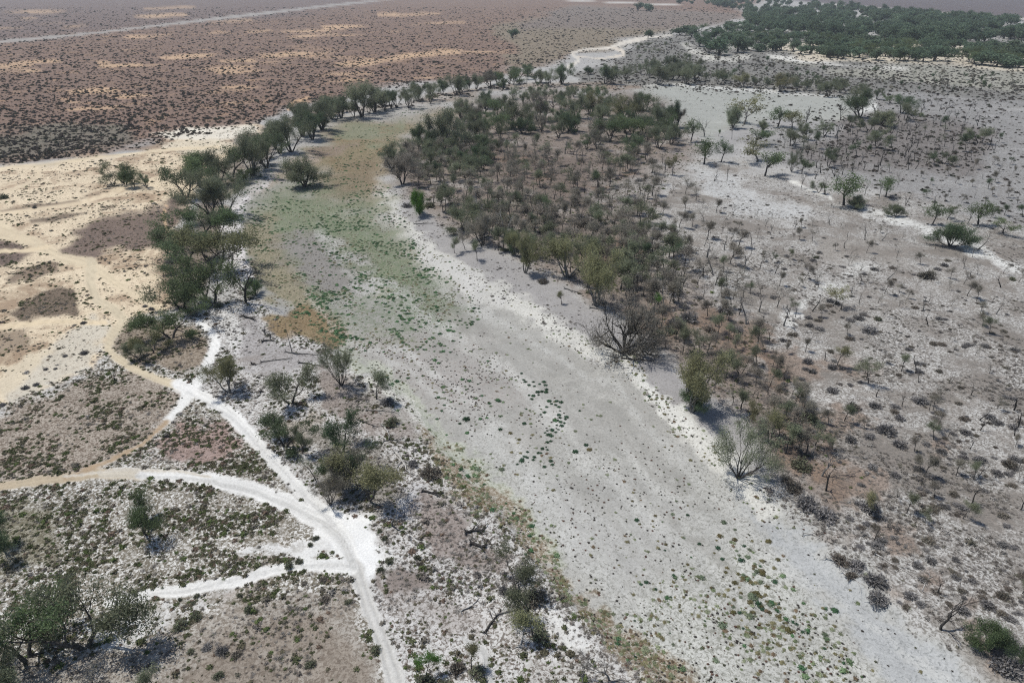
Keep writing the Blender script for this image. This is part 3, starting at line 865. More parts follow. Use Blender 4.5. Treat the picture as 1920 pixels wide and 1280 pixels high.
CFG = {
    # tall open grey-green bank tree, several stems rising like a vase
    'gum': dict(stems=4, tilt=(10, 34), L=3.6, r=.20, leaf=(24, (.36, .36, .34), .25, .085), bias=(0, 0, 1), up=.5, levels=[
        dict(n=(3, 4), ang=(18, 42), lr=.72, trop=.07, t0=.35), dict(n=(3, 4), ang=(20, 45), lr=.66, trop=.10), dict(n=3, ang=(20, 45), lr=.6, trop=.08, leaf=True, na=2), dict(na=3, segs=3, trop=.05)]),
    # spreading dark tree with visible limbs
    'dark': dict(stems=2, tilt=(12, 34), L=3.0, r=.19, leaf=(32, (.42, .42, .30), .22, .10), bias=(0, 0, .2), up=.3, levels=[
        dict(n=(3, 4), ang=(28, 58), lr=.85, trop=.04, t0=.4, wob=.2), dict(n=(3, 4), ang=(28, 55), lr=.66, trop=.04, wob=.2), dict(n=3, ang=(25, 55), lr=.6, trop=.02, leaf=True, na=2), dict(na=3, segs=3)]),
    # clumpy leafy tree, dense tufts at the branch ends
    'clump': dict(stems=1, tilt=(0, 10), L=3.4, r=.24, leaf=(52, (.52, .52, .40), .36, .20), bias=(0, 0, .2), up=.3, levels=[
        dict(n=(4, 5), ang=(25, 55), lr=.85, trop=.08, t0=.45), dict(n=(3, 4), ang=(25, 50), lr=.68, trop=.05), dict(na=2, segs=3)]),
    # small umbrella tree on a thin stem
    'small': dict(stems=1, tilt=(0, 9), L=4.2, r=.17, leaf=(34, (.46, .46, .36), .30, .11), bias=(0, 0, .5), up=.4, levels=[
        dict(n=(3, 4), ang=(22, 48), lr=.55, trop=.08, t0=.62, wob=.07), dict(n=(3, 4), ang=(22, 48), lr=.72, trop=.05), dict(n=2, ang=(20, 45), lr=.6, leaf=True, na=2), dict(na=2, segs=2)]),
    # thin nearly bare tree
    'thin': dict(stems=1, tilt=(0, 14), L=4.4, r=.17, leaf=(10, (.6, .6, .5), .34, .10), bias=(0, 0, .6), up=.4, levels=[
        dict(n=(3, 4), ang=(20, 46), lr=.62, trop=.08, t0=.4, wob=.09), dict(n=(3, 4), ang=(22, 48), lr=.7, trop=.05, wob=.2), dict(n=2, ang=(20, 45), lr=.6), dict(na=3, segs=2)]),
    # many stemmed willow-like shrub tree
    'vase': dict(stems=9, tilt=(8, 46), L=4.6, r=.13, leaf=(22, (.42, .42, .5), .32, .08), bias=(0, 0, 1), up=.7, rmin=.024, levels=[
        dict(n=(2, 3), ang=(10, 30), lr=.66, trop=.09, t0=.35), dict(n=(2, 3), ang=(14, 34), lr=.66, trop=.1), dict(n=2, ang=(15, 35), lr=.6, leaf=True, na=2), dict(na=3, segs=3, trop=.1)]),
    # wide black gnarled tree, branches sweeping out and down
    'gnarl': dict(stems=9, tilt=(25, 86), L=3.6, r=.26, leaf=(14, (.5, .5, .4), .26, .07), bias=(0, 0, .3), up=.3, rmin=.028, levels=[
        dict(n=(4, 5), ang=(22, 52), lr=.72, trop=.03, t0=.3, wob=.24, minz=-.5), dict(n=(3, 4), ang=(25, 55), lr=.62, trop=.0, wob=.25, minz=-.5), dict(n=3, ang=(25, 55), lr=.6, wob=.25, minz=-.5), dict(na=2, segs=3)]),
    'dead': dict(stems=1, tilt=(0, 14), L=4.6, r=.30, leaf=None, rmin=.045, levels=[
        dict(n=(4, 5), ang=(25, 52), lr=.62, trop=.08, t0=.4, wob=.14, minz=.15), dict(n=(3, 4), ang=(25, 50), lr=.62, trop=.08, wob=.18, minz=.1), dict(n=(2, 3), ang=(25, 50), lr=.58, wob=.2), dict(na=2, segs=2, wob=.22)]),
    'deadthin': dict(stems=1, tilt=(0, 10), L=5.0, r=.26, leaf=None, rmin=.05, levels=[
        dict(n=(2, 4), ang=(18, 45), lr=.5, trop=.1, t0=.45, wob=.12, minz=.2), dict(n=(2, 3), ang=(25, 50), lr=.62, trop=.08, wob=.18, minz=.1), dict(na=2, segs=3, wob=.2)]),
    'deadfork': dict(stems=2, tilt=(6, 22), L=5.0, r=.26, leaf=None, rmin=.05, levels=[
        dict(n=(2, 3), ang=(20, 48), lr=.5, trop=.1, t0=.45, wob=.2, minz=.15), dict(n=(2, 3), ang=(25, 50), lr=.62, trop=.05, wob=.22, minz=.1), dict(na=2, segs=3, wob=.22)]),
    'pole': dict(stems=1, tilt=(0, 5), L=9.0, r=.24, leaf=None, rmin=.05, levels=[
        dict(n=2, ang=(25, 60), lr=.12, trop=.02, t0=.5, wob=.05, taper=.2), dict(na=2, segs=2, wob=.2)]),
    # leafy bush down to the ground
    'bush': dict(stems=8, tilt=(10, 62), L=4.0, r=.16, leaf=(46, (.55, .55, .48), .34, .13), bias=(0, 0, .7), up=.5, levels=[
        dict(n=(3, 4), ang=(15, 42), lr=.66, trop=.07, t0=.3), dict(n=3, ang=(18, 42), lr=.6, trop=.06, leaf=True, na=2), dict(na=3, segs=2)]),
    # forest crown: full and round
    'round': dict(stems=2, tilt=(8, 26), L=3.2, r=.30, leaf=(34, (.75, .75, .55), .6, .32), bias=(0, 0, .3), up=.3, levels=[
        dict(n=(3, 4), ang=(28, 56), lr=.8, trop=.05, t0=.4), dict(n=(3, 4), ang=(28, 55), lr=.66, trop=.03, leaf=True, na=2), dict(na=3, segs=2)]),
}
PROTO = {}


def proto(kind, leaf, bark, var, lod=0):
    """meshes of one tree: lod 0 with limbs apart, 1 trunk and crown, 2 one mesh"""
    key = (kind, leaf, bark, var)
    if key not in PROTO:
        cfg = CFG[kind]
        g, stems, limbs, anch = grow(cfg, hash_((kind, var)))
        crown, thin_crown = MB(), MB()
        if cfg['leaf']:
            k, sg, L, W = cfg['leaf']
            cards(crown, g, anch, k, sg, L, W, cfg['bias'], cfg['up'])
            cards(thin_crown, g, anch, max(2, int(k * .45)), sg, L * 1.45, W * 1.5, cfg['bias'], cfg['up'])
        allv = np.concatenate([x for s in stems + limbs for x in s.v] + crown.v)
        zt = np.quantile(allv[:, 2], .995)
        PROTO[key] = dict(stems=stems, limbs=limbs, crown=crown, thin_crown=thin_crown, sc=10.0 / zt, cache={}, w=10.0 / zt * np.quantile(np.abs(allv[:, 0]), .97) * 2)
    p = PROTO[key]
    if lod in p['cache']:
        return p['cache'][lod]
    lm, bm = M[leaf] if leaf else None, M[bark]
    sc = p['sc']
    out = []
    if lod == 0:
        if len(p['stems']) == 1:
            out.append(('trunk', p['stems'][0].mesh('trunk', [bm], sc, True)))
            for b in p['limbs']:
                out.append(('limb', b.mesh('limb', [bm], sc, True)))
        else:
            for b in p['stems']:
                out.append(('stem', b.mesh('stem', [bm], sc, True)))
    elif lod == 1:
        t = MB()
        for b in p['stems'] + p['limbs']:
            t.merge(b)
        out.append(('trunk', t.mesh('trunk', [bm], sc, True)))
    if lod < 2:
        cm = p['crown'].mesh('crown', [lm], sc)
        if cm:
            out.append(('crown', cm))
    else:
        t = MB()
        for b in p['stems'] + p['limbs']:
            t.merge(b)
        t.merge(p['thin_crown'], 1 if leaf else 0)
        out.append(('tree', t.mesh('tree', [bm] + ([lm] if leaf else []), sc)))
    p['cache'][lod] = out
    return out


def hash_(t):
    s = 7
    for ch in str(t):
        s = (s * 131 + ord(ch)) % 1000003
    return s


def tag(o, label, cat, group=None, kind=None):
    if label:
        o['label'] = label
    if cat:
        o['category'] = cat
    if group:
        o['group'] = group
    if kind:
        o['kind'] = kind
    return o


def put(name, label, cat, loc, rz, scale, parts, group=None, tilt=0.0):
    """one thing: a single mesh, or an Empty that parents its parts"""
    if len(parts) == 1:
        o = bpy.data.objects.new(name, parts[0][1])
    else:
        o = bpy.data.objects.new(name, None)
        o.empty_display_size = .3
    COL.objects.link(o)
    o.location = loc
    o.rotation_euler = (tilt, 0, rz)
    o.scale = scale
    tag(o, label, cat, group)
    if len(parts) > 1:
        for nm, me in parts:
            c = bpy.data.objects.new(nm, me)
            COL.objects.link(c)
            c.parent = o
    return o


PRESET = {  # look -> (growth, leaf, bark)
    'gum': ('gum', 'grey_leaf', 'bark'), 'gumd': ('gum', 'dark_leaf', 'bark'), 'gumo': ('gum', 'olive_leaf', 'grey_bark'), 'gump': ('gum', 'grey_leaf', 'grey_bark'), 'gumu': ('gum', 'dull_leaf', 'bark'),
    'dark': ('dark', 'dark_leaf', 'black_bark'), 'darkg': ('dark', 'green_leaf', 'bark'), 'darko': ('dark', 'olive_leaf', 'bark'), 'darku': ('dark', 'grey_leaf', 'bark'),
    'clump': ('clump', 'green_leaf', 'bark'), 'clumpo': ('clump', 'olive_leaf', 'grey_bark'), 'clumpd': ('clump', 'dark_leaf', 'bark'),
    'small': ('small', 'grey_leaf', 'bark'), 'smallo': ('small', 'olive_leaf', 'bark'), 'smallu': ('small', 'dull_leaf', 'bark'), 'smalld': ('small', 'dark_leaf', 'bark'), 'smallb': ('small', 'bright_leaf', 'bark'),
    'thin': ('thin', 'dull_leaf', 'bark'), 'thing': ('thin', 'grey_leaf', 'black_bark'),
    'vase': ('vase', 'grey_leaf', 'bark'), 'vased': ('vase', 'dull_leaf', 'bark'), 'gnarl': ('gnarl', 'dull_leaf', 'black_bark'),
    'dead': ('dead', None, 'black_bark'), 'deadg': ('dead', None, 'grey_bark'), 'deadp': ('deadfork', None, 'pale_bark'), 'deadt': ('deadthin', None, 'black_bark'), 'deadtg': ('deadthin', None, 'grey_bark'),
    'deadf': ('deadfork', None, 'black_bark'), 'pole': ('pole', None, 'grey_bark'),
    'bush': ('bush', 'grey_leaf', 'bark'), 'bushd': ('bush', 'dark_leaf', 'bark'), 'bushg': ('bush', 'green_leaf', 'bark'), 'bright': ('bush', 'bright_leaf', 'bark'), 'busho': ('bush', 'olive_leaf', 'bark'),
    'round': ('round', 'far_leaf', 'bark'),
}
NVAR = {'gum': 4, 'dark': 3, 'clump': 3, 'small': 4, 'thin': 4, 'vase': 2, 'gnarl': 1, 'dead': 3, 'deadthin': 5, 'deadfork': 3, 'pole': 1, 'bush': 3, 'round': 3}


def tree(px, py, hpx, look, label, name='tree', cat='tree', group=None, w=1.0, metres=None, var=None, rz=None, tilt=0.0, lod=None):
    X, Y, z = ground_at(px, py)
    steep = 1.0 - .22 * float(smooth(560.0, 1150.0, np.float64(py)))
    H = metres if metres else max((tree_height(X, Y, py, hpx) - z) * steep, .4)
    w = w / (.5 + .5 * steep)
    kind, leaf, bark = PRESET[look]
    v = random.randrange(NVAR[kind]) if var is None else var
    if lod is None:
        lod = 0 if hpx >= 46 else (1 if hpx >= 19 else 2)
    parts = proto(kind, leaf, bark, v, lod)
    s = H / 10.0
    return put(name, label, cat, (X, Y, z - .03), random.uniform(0, 6.28) if rz is None else rz, (s * w, s * w, s), parts, group, tilt)

# ------------------------------------------------------------------ trees along the track-side bank
G_LINE = 'trees lining the outer bank of the dry riverbed'
for px, py, h, look, w, label in [
    (52, 1235, 128, 'darkg', .95, 'large spreading green tree in the bottom corner with pale sand showing through'),
    (160, 1212, 138, 'darku', .82, 'large open olive-grey tree casting a broad shadow onto the white track'),
    (18, 1300, 90, 'gum', 1.0, 'hazy grey-green tree at the very bottom corner below the large spreading one'),
    (8, 1027, 70, 'dark', .9, 'dark green tree cut by the picture edge, on the heath above the corner trees'),
    (276, 1000, 68, 'darkg', 1.0, 'lone dark tree on the heath below the curving tan track'),
    (468, 978, 30, 'thing', 1.0, 'tiny bare tree on the heath beside the bend of the wide white track'),
    (176, 1290, 75, 'thin', .8, 'thin nearly bare tree leaning at the bottom edge beside the shadowed corner trees'),
    (292, 1292, 62, 'small', .9, 'small wispy tree at the bottom edge on brown grass'),
    (430, 735, 70, 'gumo', 1.0, 'round olive tree standing close beside the track junction'),
    (545, 757, 66, 'darku', 1.0, 'dark bushy tree with curved limbs, between the track and the burnt logs'),
    (535, 838, 62, 'dark', .95, 'dark spreading tree right against the white track, above the tree clump'),
    (568, 848, 48, 'darku', .7, 'small dark tree just behind the spreading one beside the track'),
    (592, 900, 58, 'thing', 1.0, 'thin dark tree at the track side of the clump, with a bare lower trunk'),
    (641, 848, 72, 'dark', .8, 'tall narrow dark tree at the back of the clump beside the white track'),
    (692, 938, 92, 'darko', 1.0, 'yellow-green tree at the front of the clump, throwing a black shadow'),
    (640, 915, 78, 'gumu', 1.0, 'grey-brown tree in the middle of the clump behind the yellow-green one'),
    (620, 945, 62, 'vased', 1.0, 'dull low tree at the near edge of the clump beside the junction'),
    (660, 900, 66, 'dark', .8, 'dark tree behind the yellow-green one in the clump'),
    (640, 722, 84, 'vase', .9, 'fan-shaped grey-green tree at the bed edge beside the burnt logs'),
    (706, 748, 60, 'small', 1.1, 'small leaning tree with pale crown above a grey shrub at the bed edge'),
    (735, 985, 58, 'deadtg', .8, 'slender dead tree at the edge of the white junction clearing'),
    (322, 634, 58, 'darkg', 1.1, 'dark green tree inside the loop of the sandy track'),
    (290, 657, 42, 'darko', 1.0, 'smaller olive tree in front of the dark one inside the track loop'),
    (262, 678, 36, 'darku', .9, 'stunted dark tree near the bend of the sandy track'),
    (215, 714, 24, 'deadt', 1.0, 'tiny dead sapling on the brown heath below the sandy track'),
    (342, 578, 58, 'dark', 1.15, 'spreading tree with bare pale limbs at the edge of the sand flat'),
    (400, 570, 82, 'darkg', .95, 'tall dark green tree behind the black dead tree'),
    (368, 580, 50, 'darkg', .8, 'low green tree between the spreading and the tall one near the black dead tree'),
    (461, 567, 78, 'dead', .8, 'charred dead tree with thick black trunk standing apart at the bed edge'),
    (440, 520, 66, 'deadg', .8, 'grey bare tree leaning behind the charred one'),
    (479, 553, 30, 'bushg', .7, 'little green bush beside the charred dead tree'),
    (407, 508, 84, 'darko', 1.15, 'broad olive-crowned tree, the yellowest of the bank line'),
    (352, 500, 60, 'dark', 1.0, 'dark green tree tucked against the olive-crowned one on the sand side'),
    (326, 480, 56, 'dark', 1.0, 'dark green tree jutting out onto the sand flat'),
    (376, 448, 62, 'darkg', 1.0, 'green tree in the bank line above the olive-crowned one'),
    (412, 440, 44, 'gum', .9, 'grey low tree at the bed edge above the olive-crowned one'),
    (395, 405, 84, 'gum', 1.1, 'large fine-leaved grey-green tree in the bank line'),
    (424, 404, 78, 'gump', .8, 'grey tree with dark trunk at the inner side of the bank line'),
    (350, 372, 62, 'dark', 1.0, 'dark tree at the sandy side of the bank line'),
    (375, 350, 60, 'darkg', 1.0, 'green tree behind the dark one at the sandy side'),
    (410, 345, 66, 'gum', .9, 'grey-green tree in the bank line, overlapped by its neighbours'),
    (435, 333, 62, 'darkg', 1.0, 'green tree with spreading dark limbs in the bank line'),
    (454, 345, 28, 'bushg', 1.0, 'round green bush at the foot of the bank line'),
    (474, 330, 84, 'gump', .7, 'tree with bare whitish limbs reaching above the bank line'),
    (500, 315, 66, 'gumd', 1.0, 'green tree on the bank just above the lone bush in the bed'),
    (525, 288, 60, 'gum', .9, 'grey-green tree overhanging the narrowing bed'),
    (546, 285, 68, 'gum', .9, 'tall grey-green tree with dark stem in the bank line'),
    (567, 256, 66, 'gum', .9, 'dark-stemmed tree where the bank line bends away'),
    (586, 262, 56, 'gumd', .9, 'fresh green tree low on the bank before the gap'),
    (604, 244, 60, 'gum', .9, 'grey tree near the end of the dense bank line'),
    (622, 224, 46, 'gum', .9, 'smaller grey tree at the end of the dense bank line'),
    (640, 221, 42, 'gumd', 1.0, 'green tree closing the dense part of the bank line'),
    (679, 219, 66, 'gum', 1.0, 'large fan-crowned grey tree beyond the gap with a black trunk'),
    (703, 211, 52, 'gum', .9, 'darker tree just behind the fan-crowned one'),
    (722, 204, 34, 'gum', .9, 'small grey tree in the row behind the fan-crowned one'),
    (738, 197, 28, 'thing', 1.0, 'thin grey tree in the gap of the far bank row'),
    (768, 203, 46, 'gum', .9, 'forked tree at the bed edge in the far bank row'),
    (782, 190, 36, 'gumd', .9, 'dark tree behind the forked one in the far bank row'),
    (804, 187, 34, 'thing', 1.1, 'spindly bare tree in the far bank row'),
    (828, 178, 32, 'gumd', .8, 'small dark-trunked tree between two spindly ones in the far row'),
    (855, 179, 40, 'gum', .9, 'upright grey tree standing forward in the far row'),
    (878, 170, 28, 'gum', .8, 'narrow grey tree in the far row behind the upright one'),
    (893, 168, 30, 'gum', .9, 'round grey tree in the middle of the far row'),
    (918, 164, 34, 'gumu', 1.0, 'brownish tree beginning the green knot of the far row'),
    (936, 162, 30, 'darkg', 1.1, 'bright green low tree in the knot of the far row'),
    (956, 158, 28, 'darkg', 1.2, 'bright green tree at the middle of the knot of the far row'),
    (972, 150, 26, 'dark', 1.1, 'dark green tree ending the knot of the far row'),
    (990, 143, 24, 'gumd', 1.1, 'dark small tree on the red plain edge past the knot'),
    (1013, 156, 26, 'gum', 1.0, 'grey tree just past the black stump of the far row'),
    (1029, 162, 34, 'gum', .9, 'grey tree near the sharp turn of the riverbed'),
    (1053, 158, 40, 'gumd', 1.0, 'tall dark tree at the sharp turn of the riverbed'),
    (1103, 140, 16, 'bushd', 1.2, 'low dark bush by the sandy squiggle beyond the bend'),
    (1135, 158, 38, 'gumd', .9, 'dark-trunked tree, first of the pair past the sandy gap'),
    (1151, 158, 36, 'gum', .9, 'dark-trunked tree, second of the pair past the sandy gap'),
    (1174, 151, 32, 'gum', 1.0, 'open grey tree behind the dark-trunked pair'),
    (1235, 160, 38, 'gump', 1.2, 'pale grey tree with thick trunk at the edge of the far white pan'),
    (1285, 158, 36, 'gump', 1.1, 'pale grey tree with spread roots at the edge of the far white pan'),
    (1303, 153, 34, 'gum', 1.0, 'grey tree just behind the one with spread roots'),
    (1260, 150, 26, 'gump', 1.1, 'hazy grey tree between the two pale ones by the far pan'),
    (1105, 150, 18, 'thin', 1.0, 'tiny bare tree at the sandy gap beyond the bend'),
]:
    dead = look.startswith('dead')
    bushy = look.startswith('bush')
    w *= 1.22 if not dead and py < 600 else 1.0
    tree(px, py, h, look, label, 'dead_tree' if dead else ('bush' if bushy else 'bank_tree'), 'dead tree' if dead else ('bush' if bushy else 'tree'), G_LINE if 130 < py < 600 and not dead and not bushy else None, w)
tree(548, 662, 58, 'pole', 'bare grey dead pole standing upright among burnt logs', 'dead_tree', 'dead tree', w=.7)
tree(1008, 168 - 3, 13, 'dark', 'black stump-like tree standing alone on the far bank', 'stump_tree', 'tree', w=.5)
tree(572, 350, 56, 'bush', 'lone round bush growing inside the riverbed near its narrow end', 'bush', 'bush', w=1.35)

# dark trees on the sand flat
for px, py, h, w, look, label in [(214, 348, 26, 1.3, 'dark', 'dark low tree outermost of the row on the sand flat'), (236, 346, 40, 1.1, 'darkg', 'tallest green tree of the row on the sand flat'),
                                  (252, 350, 26, 1.2, 'darkg', 'low green tree beside the tallest one on the sand flat'), (274, 352, 28, 1.1, 'gumd', 'paler green tree nearest the bank in the row on the sand flat')]:
    tree(px, py, h, look, label, 'sand_tree', 'tree', 'row of dark trees on the sand flat', w)

# ------------------------------------------------------------------ woodland inside the bend
for px, py, h, look, w, label in [
    (833, 281, 80, 'gump', .95, 'big fan-shaped tree with whitish bare limbs at the head of the woodland'),
    (788, 280, 50, 'gumd', 1.1, 'green bushy tree at the bed edge beside the whitish-limbed one'),
    (755, 345, 62, 'gumu', 1.15, 'dark tangled tree hanging over the white bank at the woodland tip'),
    (736, 318, 48, 'gum', 1.2, 'grey tangled tree at the tip of the woodland by the orange bed'),
    (870, 228, 44, 'gum', 1.1, 'open grey-green tree with black trunk at the back edge of the woodland'),
    (897, 219, 42, 'thing', 1.1, 'forked bare-limbed tree at the back edge of the woodland'),
    (866, 258, 46, 'gum', 1.0, 'leaning tree with black base just beside the whitish-limbed one'),
    (889, 276, 38, 'deadg', .9, 'grey bare tree standing in a clearing behind the whitish-limbed one'),
    (928, 222, 38, 'darkg', 1.1, 'green bushy tree behind the clearing in the woodland'),
    (963, 240, 58, 'gum', 1.1, 'tall grey-green tree in the back row of the woodland'),
    (1008, 228, 58, 'gumu', 1.0, 'tall brown-tinged tree in the back row of the woodland'),
    (978, 250, 30, 'bushd', 1.2, 'round dark bush in front of the tall back-row trees'),
    (1037, 216, 50, 'deadt', .8, 'black leafless tree standing up against the pale pan'),
    (1066, 246, 34, 'bushg', 1.3, 'rounded bright green bush tree in the back of the woodland'),
    (1080, 222, 58, 'gum', 1.2, 'broad grey-green tree at the back edge facing the pale pan'),
    (1108, 216, 44, 'gumo', 1.1, 'olive tree with curved trunk at the back edge facing the pan'),
    (1125, 235, 40, 'gum', 1.0, 'grey tree just in front of the curved one'),
    (1165, 228, 54, 'gumo', 1.2, 'tallest olive tree on the back edge of the woodland'),
    (1190, 228, 50, 'gum', .9, 'grey upright tree next to the tallest olive one'),
    (1144, 265, 44, 'darkg', 1.3, 'wide dark green tree in the thick green knot of the woodland'),
    (1178, 262, 46, 'darkg', 1.3, 'wide dark green tree, middle of the thick green knot'),
    (1205, 254, 40, 'dark', 1.1, 'dark tree at the far side of the thick green knot'),
    (1232, 245, 50, 'gum', .9, 'grey-green tree rising at the back of the far knot'),
    (1248, 262, 50, 'clump', 1.1, 'leafy light-topped tree in the far knot'),
    (1262, 240, 52, 'gumd', .8, 'dark narrow tree at the pan side of the far knot'),
    (1295, 266, 44, 'clump', 1.1, 'leafy green tree at the end of the far knot'),
    (1320, 256, 36, 'deadg', .9, 'grey bare forked tree on the pan shore'),
    (1183, 298, 32, 'clump', 1.3, 'isolated bright green low tree in front of the thick knot'),
    (1320, 308, 50, 'clump', 1.3, 'broad leafy tree on a black trunk beside the pale track'),
    (1352, 304, 44, 'clumpd', 1.1, 'leafy darker tree joined to the broad one beside the pale track'),
    (1372, 262, 38, 'deadtg', .5, 'slim bare stem standing on the pale ground near the leafy pair'),
    (1260, 330, 38, 'clumpo', .8, 'small olive tree alone at the edge of the white plain'),
    (1340, 340, 26, 'deadf', .9, 'black arched dead tree on the white plain'),
    (1363, 340, 32, 'deadt', .6, 'black dead trunk next to the arched one'),
    (787, 402, 46, 'bright', .62, 'upright vivid green tree standing at the front of the woodland'),
    (852, 474, 32, 'small', 1.0, 'little umbrella tree alone on the grey bank'),
    (872, 468, 36, 'smallu', 1.0, 'small dull tree at the front edge next to the umbrella one'),
    (868, 432, 52, 'darku', 1.1, 'dark grey-green tree behind the umbrella tree on the grey bank'),
    (905, 460, 62, 'gumu', 1.0, 'brownish tree at the front edge below the white twisted trunk'),
    (898, 414, 56, 'deadp', .9, 'bleached twisted dead trunk rising among the woodland trees'),
    (948, 452, 62, 'deadp', .8, 'bleached dead trunk with black base at the front of the woodland'),
    (895, 490, 38, 'small', 1.0, 'small tree with a black foot at the front edge of the woodland'),
    (960, 470, 40, 'bushd', 1.0, 'dark bushy tree at the foot of the bleached trunk'),
    (985, 512, 70, 'gumo', .85, 'olive tree leaning forward over its round shadow on the grey bank'),
    (968, 480, 48, 'gumo', .9, 'yellow-topped tree behind the leaning olive one'),
    (1064, 520, 78, 'gumo', 1.2, 'wide pale olive tree with twisted limbs at the front edge'),
    (1117, 572, 98, 'gumo', 1.0, 'largest leaning olive tree at the front with fallen timber under it'),
    (1105, 500, 60, 'gum', 1.1, 'grey-olive tree behind the wide pale one'),
    (1053, 570, 24, 'smallo', 1.0, 'tiny sapling on the grey bank below the wide olive trees'),
    (1173, 662, 108, 'gnarl', .62, 'huge gnarled dark tree with branches sweeping to the ground on the bank'),
    (1200, 640, 62, 'vased', 1.0, 'brownish bushy tree merging behind the huge gnarled one'),
    (1245, 582, 50, 'deadp', .8, 'pale broken dead tree with outstretched limbs behind the gnarled one'),
    (1236, 588, 36, 'smallb', 1.0, 'small green-topped tree beside the broken pale one'),
    (1175, 530, 34, 'smallb', .9, 'bright little green tree on the reddish woodland floor'),
    (1297, 770, 118, 'gumo', .85, 'tall two-toned olive tree with a black foot on the bank edge'),
    (1302, 768, 56, 'bushd', .9, 'dark undergrowth bush wrapped round the foot of the two-toned tree'),
    (1310, 668, 46, 'thing', 1.0, 'bare grey tree behind the two-toned one'),
    (1384, 895, 112, 'vase', 1.05, 'fan-shaped tree of many pale stems alone on the white bank'),
]:
    dead = look.startswith('dead')
    bushy = look.startswith('bush')
    tree(px, py, h, look, label, 'dead_tree' if dead else ('bush' if bushy else 'woodland_tree'), 'dead tree' if dead else ('bush' if bushy else 'tree'), None, w, var=0 if look == 'gnarl' else None)

